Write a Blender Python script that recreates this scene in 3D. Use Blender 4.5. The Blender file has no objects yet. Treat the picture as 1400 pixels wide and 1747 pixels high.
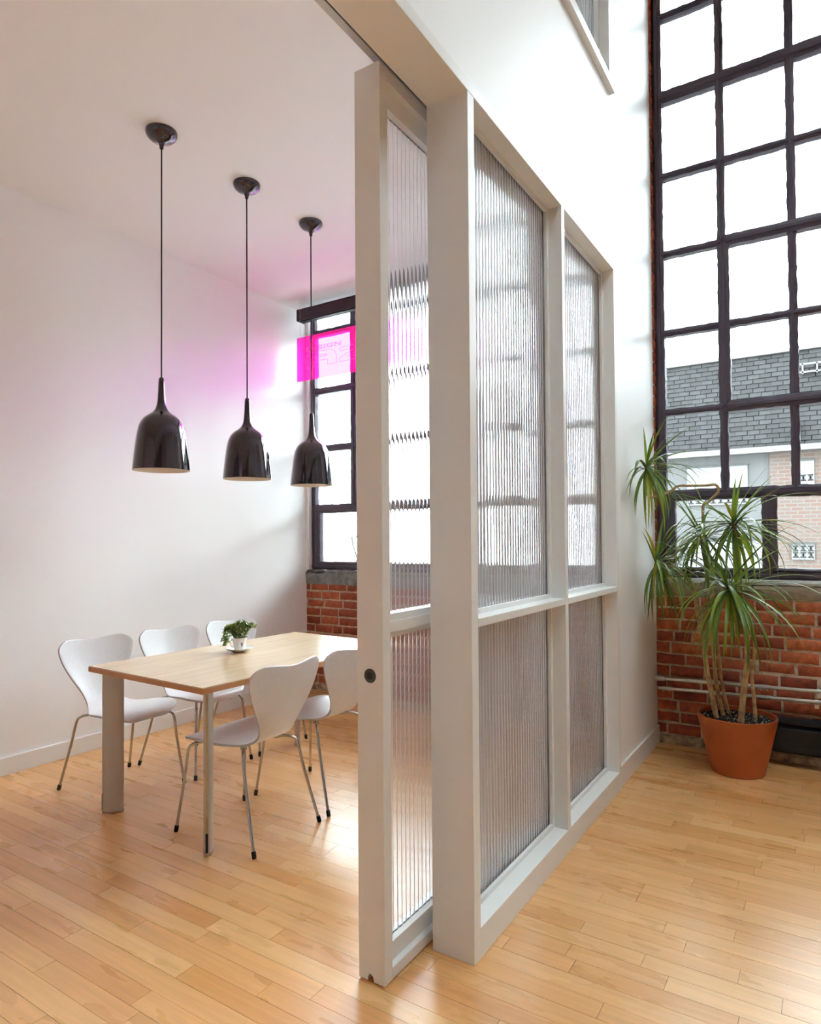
import bpy, bmesh, math, random
from mathutils import Vector, Matrix, Euler
random.seed(7)
S = bpy.context.scene
COL = S.collection
PI = math.pi

# ------------------------------------------------------------------ camera, world, exposure
CAM_H = 1.37
FPX, W_PX, H_PX = 1118.5, 1400.0, 1747.0
yaw, pitch, roll = math.radians(32.631), math.radians(1.064), math.radians(0.392)
fwd = Vector((-math.sin(yaw)*math.cos(pitch), math.cos(yaw)*math.cos(pitch), math.sin(pitch)))
rt0 = Vector((math.cos(yaw), math.sin(yaw), 0)); dn0 = fwd.cross(rt0)
rt = rt0*math.cos(roll) + dn0*math.sin(roll); dn = dn0*math.cos(roll) - rt0*math.sin(roll)
cd = bpy.data.cameras.new('camera'); cam = bpy.data.objects.new('camera', cd); COL.objects.link(cam)
cam.matrix_world = Matrix(((rt.x, -dn.x, -fwd.x, 0), (rt.y, -dn.y, -fwd.y, 0), (rt.z, -dn.z, -fwd.z, CAM_H), (0, 0, 0, 1)))
cd.sensor_fit = 'VERTICAL'; cd.sensor_height = 36.0; cd.sensor_width = 36.0
cd.lens = FPX/H_PX*36.0; cd.shift_y = 26.5/H_PX; cd.clip_start = 0.02; cd.clip_end = 300
S.camera = cam

SKY = 9.5
wd = bpy.data.worlds.new('overcast_sky'); S.world = wd; wd.use_nodes = True
bg = wd.node_tree.nodes['Background']; bg.inputs[0].default_value = (0.83, 0.97, 1.035, 1); bg.inputs[1].default_value = SKY
S.view_settings.view_transform = 'Standard'; S.view_settings.look = 'None'
S.view_settings.exposure = 1.26; S.view_settings.gamma = 1.0; S.view_settings.use_curve_mapping = False
cy = S.cycles
cy.max_bounces = 12; cy.diffuse_bounces = 8; cy.glossy_bounces = 5; cy.transmission_bounces = 10
cy.transparent_max_bounces = 16; cy.use_denoising = True; cy.use_adaptive_sampling = True; cy.adaptive_threshold = 0.05; cy.sample_clamp_indirect = 8.0

# ------------------------------------------------------------------ constants of the place (metres, camera stands over the origin)
LW = -4.12          # left wall
PX0, PX1 = -1.135, -1.0   # divider wall: room side, hall side
FX = -0.982         # front edge of the glazed frame boards
WY = 4.63           # inner brick face of the window wall
GY = 4.715          # window glass
CEIL = 3.50         # ceiling of the meeting room
TOP = 6.1           # ceiling of the tall hall
BACK = -4.0
RIGHT = 5.6
ROWS = [1.672, 2.222, 2.762, 3.304, 3.842, 4.392, 4.952]

# ------------------------------------------------------------------ materials
def new_mat(name):
    m = bpy.data.materials.new(name); m.use_nodes = True
    nt = m.node_tree; b = nt.nodes['Principled BSDF']
    return m, nt, b
def N(nt, t, **kw):
    n = nt.nodes.new(t)
    for k, v in kw.items(): setattr(n, k, v)
    return n
def L(nt, a, b): nt.links.new(a, b)
def setp(b, col=None, rough=None, metal=None, coat=None, spec=None, trans=None, ior=None):
    if col is not None: b.inputs['Base Color'].default_value = (*col, 1)
    if rough is not None: b.inputs['Roughness'].default_value = rough
    if metal is not None: b.inputs['Metallic'].default_value = metal
    if coat is not None: b.inputs['Coat Weight'].default_value = coat; b.inputs['Coat Roughness'].default_value = 0.05
    if spec is not None: b.inputs['Specular IOR Level'].default_value = spec
    if trans is not None: b.inputs['Transmission Weight'].default_value = trans
    if ior is not None: b.inputs['IOR'].default_value = ior
def plain(name, col, rough=0.5, metal=0, coat=None, spec=None, bump=0, bscale=40, vary=0, vscale=6):
    m, nt, b = new_mat(name); setp(b, col, rough, metal, coat, spec)
    if bump or vary:
        tc = N(nt, 'ShaderNodeTexCoord')
    if bump:
        nz = N(nt, 'ShaderNodeTexNoise'); nz.inputs['Scale'].default_value = bscale; nz.inputs['Detail'].default_value = 6
        bp = N(nt, 'ShaderNodeBump'); bp.inputs['Strength'].default_value = bump; bp.inputs['Distance'].default_value = 0.01
        L(nt, tc.outputs['Object'], nz.inputs['Vector']); L(nt, nz.outputs['Fac'], bp.inputs['Height']); L(nt, bp.outputs['Normal'], b.inputs['Normal'])
    if vary:
        n2 = N(nt, 'ShaderNodeTexNoise'); n2.inputs['Scale'].default_value = vscale; n2.inputs['Detail'].default_value = 5
        mp = N(nt, 'ShaderNodeMapRange'); mp.inputs['From Min'].default_value = 0.3; mp.inputs['From Max'].default_value = 0.7
        mp.inputs['To Min'].default_value = 1-vary; mp.inputs['To Max'].default_value = 1+vary
        hs = N(nt, 'ShaderNodeHueSaturation'); hs.inputs['Color'].default_value = (*col, 1)
        L(nt, tc.outputs['Object'], n2.inputs['Vector']); L(nt, n2.outputs['Fac'], mp.inputs['Value']); L(nt, mp.outputs['Result'], hs.inputs['Value']); L(nt, hs.outputs['Color'], b.inputs['Base Color'])
    return m

M_WALL = plain('white_wall_paint', (0.90, 0.90, 0.895), 0.45, bump=0.02, bscale=180)
M_CEIL = plain('white_ceiling_paint', (0.90, 0.89, 0.88), 0.7)
M_TRIM = plain('white_trim_paint', (0.83, 0.83, 0.81), 0.32)
M_FRAME = plain('aubergine_steel_paint', (0.076, 0.058, 0.084), 0.38, bump=0.35, bscale=60)
M_CHROME = plain('chrome', (0.46, 0.45, 0.43), 0.09, metal=1)
M_RUBBER = plain('black_rubber', (0.012, 0.012, 0.012), 0.55)
M_LAMP = plain('black_gloss_lacquer', (0.016, 0.009, 0.017), 0.07, coat=0.8)
M_LAMPIN = plain('cream_lamp_lining', (0.80, 0.74, 0.64), 0.5)
M_CORD = plain('black_cord', (0.012, 0.011, 0.012), 0.6)
M_LEG = plain('champagne_anodised_aluminium', (0.50, 0.465, 0.405), 0.36, metal=0.3)
M_SLOT = plain('dark_slot', (0.015, 0.014, 0.014), 0.4)
M_PIPE = plain('galvanised_steel', (0.62, 0.62, 0.59), 0.28, metal=0.85, vary=0.15, vscale=14)
M_HEATER = plain('black_heater_enamel', (0.008, 0.009, 0.012), 0.32)
M_CONC = plain('sill_concrete', (0.27, 0.20, 0.135), 0.85, bump=0.6, bscale=35, vary=0.3, vscale=12)
M_SILLP = plain('grey_sill_paint', (0.52, 0.52, 0.50), 0.6, bump=0.5, bscale=40, vary=0.2, vscale=15)
M_STONE = plain('rough_grey_stone', (0.23, 0.225, 0.21), 0.7, bump=1.0, bscale=22, vary=0.45, vscale=16)
M_MORTAR = plain('mortar', (0.55, 0.43, 0.32), 0.9, bump=0.9, bscale=45, vary=0.3, vscale=20)
M_RUBBLE = plain('crumbling_plaster', (0.46, 0.36, 0.24), 0.9, bump=1.0, bscale=30, vary=0.6, vscale=18)
M_POT = plain('terracotta_pot', (0.46, 0.105, 0.025), 0.42, vary=0.15, vscale=5)
M_SOIL = plain('dark_potting_soil', (0.018, 0.012, 0.009), 0.95, bump=1.0, bscale=60, vary=0.7, vscale=60)
M_PERLITE = plain('white_perlite', (0.75, 0.72, 0.66), 0.9)
M_BARK = plain('pale_cane_bark', (0.50, 0.33, 0.175), 0.8, bump=0.8, bscale=50, vary=0.35, vscale=26)
M_CUP = plain('white_glazed_china', (0.85, 0.84, 0.81), 0.12, coat=0.3)
M_DECAL = plain('plum_decal', (0.25, 0.03, 0.10), 0.3)
M_DECALG = plain('sage_decal', (0.30, 0.36, 0.22), 0.3)
M_ALU = plain('aluminium_track', (0.55, 0.54, 0.52), 0.3, metal=0.9)
M_PULL = plain('dark_nickel', (0.10, 0.10, 0.095), 0.3, metal=0.9)
M_VAL = plain('plum_blind_cassette', (0.030, 0.017, 0.025), 0.45)

M_DARKWALL = plain('dark_grey_hall_wall', (0.22, 0.20, 0.185), 0.85, vary=0.2)  # dark grey chosen so the unseen hall wall bounces less light
# maple boards
def maple(name, cols, rough, grain_dir='X', coat=0.35, island=True):
    m, nt, b = new_mat(name)
    tc = N(nt, 'ShaderNodeTexCoord'); oi = N(nt, 'ShaderNodeObjectInfo'); ge = N(nt, 'ShaderNodeNewGeometry')
    ad = N(nt, 'ShaderNodeMath', operation='ADD'); L(nt, oi.outputs['Random'], ad.inputs[0])
    if island: L(nt, ge.outputs['Random Per Island'], ad.inputs[1])
    else: ad.inputs[1].default_value = 0
    fr = N(nt, 'ShaderNodeMath', operation='FRACT'); L(nt, ad.outputs[0], fr.inputs[0])
    wh = N(nt, 'ShaderNodeTexWhiteNoise', noise_dimensions='1D'); L(nt, fr.outputs[0], wh.inputs['W'])
    rp = N(nt, 'ShaderNodeValToRGB'); e = rp.color_ramp.elements
    e[0].position = 0; e[0].color = (*cols[0], 1); e[1].position = 1; e[1].color = (*cols[-1], 1)
    for i, c in enumerate(cols[1:-1]):
        x = e.new((i+1)/(len(cols)-1)); x.color = (*c, 1)
    L(nt, wh.outputs['Value'], rp.inputs['Fac'])
    geo = N(nt, 'ShaderNodeNewGeometry')
    mp = N(nt, 'ShaderNodeMapping'); sc = (1.7, 42, 42) if grain_dir == 'X' else (42, 1.7, 42)
    mp.inputs['Scale'].default_value = sc
    sh = N(nt, 'ShaderNodeVectorMath', operation='SCALE'); sh.inputs[0].default_value = (13, 7, 5); L(nt, fr.outputs[0], sh.inputs['Scale'])
    av = N(nt, 'ShaderNodeVectorMath', operation='ADD'); L(nt, geo.outputs['Position'], av.inputs[0]); L(nt, sh.outputs[0], av.inputs[1])
    L(nt, av.outputs[0], mp.inputs['Vector'])
    nz = N(nt, 'ShaderNodeTexNoise'); nz.inputs['Scale'].default_value = 1.3; nz.inputs['Detail'].default_value = 4; nz.inputs['Distortion'].default_value = 0.25
    L(nt, mp.outputs[0], nz.inputs['Vector'])
    mr = N(nt, 'ShaderNodeMapRange'); mr.inputs['From Min'].default_value = 0.1; mr.inputs['From Max'].default_value = 0.9
    mr.inputs['To Min'].default_value = 0.84; mr.inputs['To Max'].default_value = 1.14
    L(nt, nz.outputs['Fac'], mr.inputs['Value'])
    # broad cloudy wear of the finish
    mp3 = N(nt, 'ShaderNodeMapping'); mp3.inputs['Scale'].default_value = (1.6, 7, 7) if grain_dir == 'X' else (7, 1.6, 7); L(nt, av.outputs[0], mp3.inputs['Vector'])
    n3 = N(nt, 'ShaderNodeTexNoise'); n3.inputs['Scale'].default_value = 1.6; n3.inputs['Detail'].default_value = 3; L(nt, mp3.outputs[0], n3.inputs['Vector'])
    m3 = N(nt, 'ShaderNodeMapRange'); m3.inputs['To Min'].default_value = 0.92; m3.inputs['To Max'].default_value = 1.08; L(nt, n3.outputs['Fac'], m3.inputs['Value'])
    mm = N(nt, 'ShaderNodeMath', operation='MULTIPLY'); L(nt, mr.outputs[0], mm.inputs[0]); L(nt, m3.outputs[0], mm.inputs[1])
    hs = N(nt, 'ShaderNodeHueSaturation'); L(nt, rp.outputs['Color'], hs.inputs['Color']); L(nt, mm.outputs[0], hs.inputs['Value'])
    L(nt, hs.outputs['Color'], b.inputs['Base Color'])
    rr = N(nt, 'ShaderNodeMapRange'); rr.inputs['To Min'].default_value = rough-0.06; rr.inputs['To Max'].default_value = rough+0.10
    L(nt, n3.outputs['Fac'], rr.inputs['Value']); L(nt, rr.outputs[0], b.inputs['Roughness'])
    b.inputs['Coat Weight'].default_value = coat; b.inputs['Coat Roughness'].default_value = 0.25
    return m
M_PLANK = maple('maple_floor_boards', [(0.69, 0.32, 0.10), (0.79, 0.425, 0.16), (0.82, 0.46, 0.185), (0.76, 0.385, 0.135), (0.85, 0.51, 0.215), (0.72, 0.355, 0.115), (0.80, 0.435, 0.165)], 0.27)
M_TOP = maple('maple_table_veneer', [(0.70, 0.50, 0.29), (0.70, 0.50, 0.29)], 0.20, 'Y', 0.35, False)
M_EDGE = maple('beech_table_edge', [(0.50, 0.215, 0.065), (0.50, 0.215, 0.065)], 0.35, 'Y', 0.2, False)

# white lacquered ash with soft grain
def mk_chairwhite():
    m, nt, b = new_mat('white_stained_ash')
    tc = N(nt, 'ShaderNodeTexCoord'); mp = N(nt, 'ShaderNodeMapping'); mp.inputs['Scale'].default_value = (1, 9, 1.6)
    wv = N(nt, 'ShaderNodeTexNoise'); wv.inputs['Scale'].default_value = 5; wv.inputs['Detail'].default_value = 5; wv.inputs['Distortion'].default_value = 1.4
    L(nt, tc.outputs['Object'], mp.inputs['Vector']); L(nt, mp.outputs[0], wv.inputs['Vector'])
    mr = N(nt, 'ShaderNodeMath', operation='PINGPONG'); mr.inputs[1].default_value = 0.06; L(nt, wv.outputs['Fac'], mr.inputs[0])
    m2 = N(nt, 'ShaderNodeMapRange'); m2.inputs['From Max'].default_value = 0.06; m2.inputs['To Min'].default_value = 0.93; m2.inputs['To Max'].default_value = 1.0; L(nt, mr.outputs[0], m2.inputs['Value'])
    hs = N(nt, 'ShaderNodeHueSaturation'); hs.inputs['Color'].default_value = (0.80, 0.80, 0.80, 1); L(nt, m2.outputs[0], hs.inputs['Value'])
    L(nt, hs.outputs['Color'], b.inputs['Base Color']); b.inputs['Roughness'].default_value = 0.28
    return m
M_CHAIR = mk_chairwhite()
M_PLYEDGE = plain('grey_white_ply_edge', (0.55, 0.54, 0.52), 0.4)

# clear window glass: mostly see-through, a little mirror
def mk_glass(name='window_glass', t=(0.97, 0.975, 0.97)):
    m, nt, b = new_mat(name); nt.nodes.remove(b)
    out = nt.nodes['Material Output']
    tr = N(nt, 'ShaderNodeBsdfTransparent'); tr.inputs[0].default_value = (*t, 1)
    gl = N(nt, 'ShaderNodeBsdfGlossy'); gl.inputs['Roughness'].default_value = 0.03
    mx = N(nt, 'ShaderNodeMixShader'); fr = N(nt, 'ShaderNodeFresnel'); fr.inputs[0].default_value = 1.3
    L(nt, fr.outputs[0], mx.inputs[0]); L(nt, tr.outputs[0], mx.inputs[1]); L(nt, gl.outputs[0], mx.inputs[2]); L(nt, mx.outputs[0], out.inputs[0])
    return m
M_GLASS = mk_glass()
M_DIMGLASS = mk_glass('dimming_window_glass', (0.70, 0.698, 0.695))  # grey put into the glass colour to dim the hall daylight
def mk_flute():
    m, nt, b = new_mat('ribbed_polycarbonate')
    setp(b, (0.98, 0.98, 0.99), 0.010, trans=1.0, ior=1.20)
    out = nt.nodes['Material Output']; tl = N(nt, 'ShaderNodeBsdfTranslucent'); tl.inputs[0].default_value = (0.9, 0.9, 0.92, 1)
    df = N(nt, 'ShaderNodeBsdfDiffuse'); df.inputs[0].default_value = (0.85, 0.85, 0.87, 1)
    m1 = N(nt, 'ShaderNodeMixShader'); m1.inputs[0].default_value = 0.78; m2 = N(nt, 'ShaderNodeMixShader'); m2.inputs[0].default_value = 0.16
    L(nt, tl.outputs[0], m1.inputs[1]); L(nt, df.outputs[0], m1.inputs[2]); L(nt, b.outputs[0], m2.inputs[1]); L(nt, m1.outputs[0], m2.inputs[2]); L(nt, m2.outputs[0], out.inputs[0])
    return m
M_FLUTE = mk_flute()
M_WEB = plain('white_sheet_web', (0.90, 0.90, 0.91), 0.5)
def mk_frost():
    m, nt, b = new_mat('frosted_pane'); out = nt.nodes['Material Output']
    nt.nodes.remove(b)
    tr = N(nt, 'ShaderNodeBsdfTransparent'); tl = N(nt, 'ShaderNodeBsdfTranslucent'); tl.inputs[0].default_value = (0.5, 0.5, 0.5, 1)
    mx = N(nt, 'ShaderNodeMixShader'); mx.inputs[0].default_value = 0.92
    L(nt, tr.outputs[0], mx.inputs[1]); L(nt, tl.outputs[0], mx.inputs[2]); L(nt, mx.outputs[0], out.inputs[0])
    return m
M_FROST = mk_frost()
def mk_magenta():
    m, nt, b = new_mat('magenta_fluorescent_acrylic'); out = nt.nodes['Material Output']; nt.nodes.remove(b)
    tr = N(nt, 'ShaderNodeBsdfTransparent'); tr.inputs[0].default_value = (0.97, 0.26, 0.97, 1)
    tl = N(nt, 'ShaderNodeBsdfTranslucent'); tl.inputs[0].default_value = (1.0, 0.04, 0.24, 1)
    mx = N(nt, 'ShaderNodeMixShader'); mx.inputs[0].default_value = 0.20
    gl = N(nt, 'ShaderNodeBsdfGlossy'); gl.inputs['Roughness'].default_value = 0.05
    m2 = N(nt, 'ShaderNodeMixShader'); m2.inputs[0].default_value = 0.04
    L(nt, tr.outputs[0], mx.inputs[1]); L(nt, tl.outputs[0], mx.inputs[2])
    L(nt, mx.outputs[0], m2.inputs[1]); L(nt, gl.outputs[0], m2.inputs[2]); L(nt, m2.outputs[0], out.inputs[0])
    return m
M_MAG = mk_magenta()
M_ETCH = plain('etched_pink_line', (0.50, 0.22, 0.46), 0.6)

# bricks
def mk_brick():
    m, nt, b = new_mat('red_brick')
    tc = N(nt, 'ShaderNodeTexCoord'); oi = N(nt, 'ShaderNodeObjectInfo'); ge = N(nt, 'ShaderNodeNewGeometry')
    ad = N(nt, 'ShaderNodeMath', operation='ADD'); L(nt, oi.outputs['Random'], ad.inputs[0]); L(nt, ge.outputs['Random Per Island'], ad.inputs[1])
    wh = N(nt, 'ShaderNodeTexWhiteNoise', noise_dimensions='1D'); L(nt, ad.outputs[0], wh.inputs['W'])
    rp = N(nt, 'ShaderNodeValToRGB'); e = rp.color_ramp.elements
    e[0].color = (0.28, 0.052, 0.024, 1); e[1].color = (0.58, 0.150, 0.060, 1); x = e.new(0.5); x.color = (0.43, 0.095, 0.040, 1)
    L(nt, wh.outputs['Value'], rp.inputs['Fac'])
    nz = N(nt, 'ShaderNodeTexNoise'); nz.inputs['Scale'].default_value = 24; nz.inputs['Detail'].default_value = 7; L(nt, ge.outputs['Position'], nz.inputs['Vector'])
    mr = N(nt, 'ShaderNodeMapRange'); mr.inputs['From Min'].default_value = 0.3; mr.inputs['From Max'].default_value = 0.7; mr.inputs['To Min'].default_value = 0.6; mr.inputs['To Max'].default_value = 1.25
    L(nt, nz.outputs['Fac'], mr.inputs['Value'])
    hs = N(nt, 'ShaderNodeHueSaturation'); L(nt, rp.outputs['Color'], hs.inputs['Color']); L(nt, mr.outputs[0], hs.inputs['Value'])
    L(nt, hs.outputs['Color'], b.inputs['Base Color']); b.inputs['Roughness'].default_value = 0.62
    n2 = N(nt, 'ShaderNodeTexNoise'); n2.inputs['Scale'].default_value = 70; n2.inputs['Detail'].default_value = 6; L(nt, ge.outputs['Position'], n2.inputs['Vector'])
    bp = N(nt, 'ShaderNodeBump'); bp.inputs['Strength'].default_value = 0.7; bp.inputs['Distance'].default_value = 0.006
    L(nt, n2.outputs['Fac'], bp.inputs['Height']); L(nt, bp.outputs['Normal'], b.inputs['Normal'])
    return m
M_BRICK = mk_brick()

# leaf greens: object random picks the shade
def mk_leaf(name, cols):
    m, nt, b = new_mat(name)
    oi = N(nt, 'ShaderNodeObjectInfo'); ge = N(nt, 'ShaderNodeNewGeometry')
    ad = N(nt, 'ShaderNodeMath', operation='ADD'); L(nt, oi.outputs['Random'], ad.inputs[0]); L(nt, ge.outputs['Random Per Island'], ad.inputs[1])
    wh = N(nt, 'ShaderNodeTexWhiteNoise', noise_dimensions='1D'); L(nt, ad.outputs[0], wh.inputs['W'])
    rp = N(nt, 'ShaderNodeValToRGB'); e = rp.color_ramp.elements
    e[0].color = (*cols[0], 1); e[1].color = (*cols[-1], 1)
    for i, c in enumerate(cols[1:-1]): x = e.new((i+1)/(len(cols)-1)); x.color = (*c, 1)
    L(nt, wh.outputs['Value'], rp.inputs['Fac']); L(nt, rp.outputs['Color'], b.inputs['Base Color']); b.inputs['Roughness'].default_value = 0.30
    out = nt.nodes['Material Output']; tl = N(nt, 'ShaderNodeBsdfTranslucent'); L(nt, rp.outputs['Color'], tl.inputs[0])
    mx = N(nt, 'ShaderNodeMixShader'); mx.inputs[0].default_value = 0.28
    L(nt, b.outputs[0], mx.inputs[1]); L(nt, tl.outputs[0], mx.inputs[2]); L(nt, mx.outputs[0], out.inputs[0])
    return m
M_LEAF = mk_leaf('dracaena_leaf', [(0.09, 0.16, 0.022), (0.18, 0.28, 0.028), (0.11, 0.20, 0.035), (0.23, 0.34, 0.035), (0.08, 0.14, 0.04), (0.19, 0.30, 0.03), (0.42, 0.36, 0.03)])
M_SMALLLEAF = mk_leaf('small_jade_leaf', [(0.09, 0.15, 0.03), (0.30, 0.38, 0.08), (0.18, 0.27, 0.05), (0.48, 0.52, 0.16)])

# outdoors
M_SHINGLE = None
def mk_shingle():
    m, nt, b = new_mat('grey_slate_shingle')
    oi = N(nt, 'ShaderNodeObjectInfo'); ge = N(nt, 'ShaderNodeNewGeometry')
    ad = N(nt, 'ShaderNodeMath', operation='ADD'); L(nt, oi.outputs['Random'], ad.inputs[0]); L(nt, ge.outputs['Random Per Island'], ad.inputs[1])
    wh = N(nt, 'ShaderNodeTexWhiteNoise', noise_dimensions='1D'); L(nt, ad.outputs[0], wh.inputs['W'])
    mr = N(nt, 'ShaderNodeMapRange'); mr.inputs['To Min'].default_value = 0.0135; mr.inputs['To Max'].default_value = 0.028; L(nt, wh.outputs['Value'], mr.inputs['Value'])
    cc = N(nt, 'ShaderNodeCombineColor')
    for i in range(3): L(nt, mr.outputs[0], cc.inputs[i])
    L(nt, cc.outputs[0], b.inputs['Base Color']); b.inputs['Roughness'].default_value = 0.8
    return m
M_SHINGLE = mk_shingle()
M_FELT = plain('black_roof_felt', (0.004, 0.004, 0.004), 0.9)
M_STUCCO = plain('pale_stucco', (0.0930, 0.0930, 0.0915), 0.9)
M_CORNICE = plain('cream_cornice', (0.1318, 0.1255, 0.1178), 0.7)
M_SHUT = plain('white_shutter', (0.1705, 0.1705, 0.1705), 0.7)
M_BLOCKD = plain('grey_screen_block', (0.0543, 0.0558, 0.0543), 0.8)
def mk_farbrick():
    m, nt, b = new_mat('far_pink_brick')
    tc = N(nt, 'ShaderNodeTexCoord'); br = N(nt, 'ShaderNodeTexBrick')
    br.inputs['Color1'].default_value = (0.1147, 0.0682, 0.0512, 1); br.inputs['Color2'].default_value = (0.1085, 0.0806, 0.0667, 1); br.inputs['Mortar'].default_value = (0.1178, 0.1085, 0.0992, 1)
    br.inputs['Scale'].default_value = 1.0; br.inputs['Brick Width'].default_value = 0.23; br.inputs['Row Height'].default_value = 0.08; br.inputs['Mortar Size'].default_value = 0.012
    mp = N(nt, 'ShaderNodeMapping'); mp.inputs['Rotation'].default_value = (PI/2, 0, 0)
    L(nt, tc.outputs['Object'], mp.inputs['Vector']); L(nt, mp.outputs[0], br.inputs['Vector']); L(nt, br.outputs['Color'], b.inputs['Base Color']); b.inputs['Roughness'].default_value = 0.9
    return m
M_FARBRICK = mk_farbrick()
M_GROUND = plain('pale_concrete_yard', (0.24, 0.24, 0.235), 0.9)
M_TWIG = plain('grey_twig', (0.022, 0.020, 0.018), 0.9)

# ------------------------------------------------------------------ mesh helpers
class MB:
    def __init__(s): s.v = []; s.f = []; s.mi = []
    def add(s, vs, fs, mi=0):
        o = len(s.v); s.v += [tuple(p) for p in vs]; s.f += [tuple(i+o for i in f) for f in fs]; s.mi += [mi]*len(fs); return s
    def box(s, x0, x1, y0, y1, z0, z1, mi=0):
        vs = [(x0, y0, z0), (x1, y0, z0), (x1, y1, z0), (x0, y1, z0), (x0, y0, z1), (x1, y0, z1), (x1, y1, z1), (x0, y1, z1)]
        return s.add(vs, [(0, 3, 2, 1), (4, 5, 6, 7), (0, 1, 5, 4), (1, 2, 6, 5), (2, 3, 7, 6), (3, 0, 4, 7)], mi)
    def prism(s, poly, axis, a, b, mi=0):
        n = len(poly)
        def P(p, t): return {'x': (t, p[0], p[1]), 'y': (p[0], t, p[1]), 'z': (p[0], p[1], t)}[axis]
        vs = [P(p, a) for p in poly] + [P(p, b) for p in poly]
        fs = [tuple(range(n))[::-1], tuple(range(n, 2*n))] + [(i, (i+1) % n, n+(i+1) % n, n+i) for i in range(n)]
        return s.add(vs, fs, mi)
    def lathe(s, prof, n=32, c=(0, 0, 0), mi=0, cap0=True, cap1=True):
        vs = []; fs = []
        for r, z in prof:
            for k in range(n):
                a = 2*PI*k/n; vs.append((c[0]+r*math.cos(a), c[1]+r*math.sin(a), c[2]+z))
        for i in range(len(prof)-1):
            for k in range(n):
                k2 = (k+1) % n; fs.append((i*n+k, i*n+k2, (i+1)*n+k2, (i+1)*n+k))
        if cap0: fs.append(tuple(range(n))[::-1])
        if cap1: m = (len(prof)-1)*n; fs.append(tuple(range(m, m+n)))
        return s.add(vs, fs, mi)
    def tube(s, pts, r, n=8, mi=0, closed=False):
        pts = [Vector(p) for p in pts]; m = len(pts)
        rs = r if isinstance(r, (list, tuple)) else [r]*m
        vs = []; fs = []
        T = []
        for i in range(m):
            a = pts[(i-1) % m] if (closed or i > 0) else pts[i]; b = pts[(i+1) % m] if (closed or i < m-1) else pts[i]
            T.append((b-a).normalized())
        up = Vector((0, 0, 1)) if abs(T[0].z) < 0.9 else Vector((1, 0, 0))
        u = T[0].cross(up).normalized()
        for i in range(m):
            u = (u - T[i]*u.dot(T[i])).normalized(); w = T[i].cross(u)
            for k in range(n):
                a = 2*PI*k/n; p = pts[i] + (u*math.cos(a)+w*math.sin(a))*rs[i]; vs.append(tuple(p))
        last = m if closed else m-1
        for i in range(last):
            j = (i+1) % m
            for k in range(n):
                k2 = (k+1) % n; fs.append((i*n+k, i*n+k2, j*n+k2, j*n+k))
        if not closed: fs += [tuple(range(n))[::-1], tuple(range((m-1)*n, m*n))]
        return s.add(vs, fs, mi)
    def mesh(s, name, mats):
        me = bpy.data.meshes.new(name); me.from_pydata(s.v, [], s.f)
        for m in (mats if isinstance(mats, (list, tuple)) else [mats]): me.materials.append(m)
        for p, i in zip(me.polygons, s.mi): p.material_index = i
        me.update(); return me
    def build(s, name, mats, parent=None, smooth=None, bevel=0, loc=None):
        o = link(name, s.mesh(name, mats), parent)
        if loc: o.location = loc
        if bevel:
            b = o.modifiers.new('bevel', 'BEVEL'); b.width = bevel; b.segments = 2; b.limit_method = 'ANGLE'; b.angle_limit = math.radians(40)
        if smooth: shade(o.data, smooth)
        return o
def shade(me, ang=40):
    me.polygons.foreach_set('use_smooth', [True]*len(me.polygons))
    if ang < 180: me.set_sharp_from_angle(angle=math.radians(ang))
def link(name, data, parent=None, loc=None, rot=None, scale=None):
    o = bpy.data.objects.new(name, data); COL.objects.link(o)
    if parent: o.parent = parent
    if loc is not None: o.location = loc
    if rot is not None: o.rotation_euler = rot
    if scale is not None: o.scale = scale
    return o
def empty(name, loc=(0, 0, 0), rz=0):
    o = bpy.data.objects.new(name, None); o.empty_display_size = 0.1; COL.objects.link(o); o.location = loc; o.rotation_euler = (0, 0, rz); return o
def tag(o, label=None, cat=None, group=None, kind=None):
    if label: o['label'] = label
    if cat: o['category'] = cat
    if group: o['group'] = group
    if kind: o['kind'] = kind
    return o
def struct(o, label=None, cat=None): return tag(o, label, cat, None, 'structure')
def smooth_path(pts, k=6):
    """Catmull-Rom through pts"""
    P = [Vector(p) for p in pts]; out = []
    for i in range(len(P)-1):
        p0 = P[max(i-1, 0)]; p1 = P[i]; p2 = P[i+1]; p3 = P[min(i+2, len(P)-1)]
        for j in range(k):
            t = j/k; out.append(0.5*((2*p1)+(p2-p0)*t+(2*p0-5*p1+4*p2-p3)*t*t+(3*p1-p0-3*p2+p3)*t**3))
    out.append(P[-1]); return out
def project(p):
    v = Vector(p)-Vector((0, 0, CAM_H)); z = v.dot(fwd)
    if z < 0.05: return None
    return (700+FPX*v.dot(rt)/z, 900+FPX*v.dot(dn)/z, z)

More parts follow.
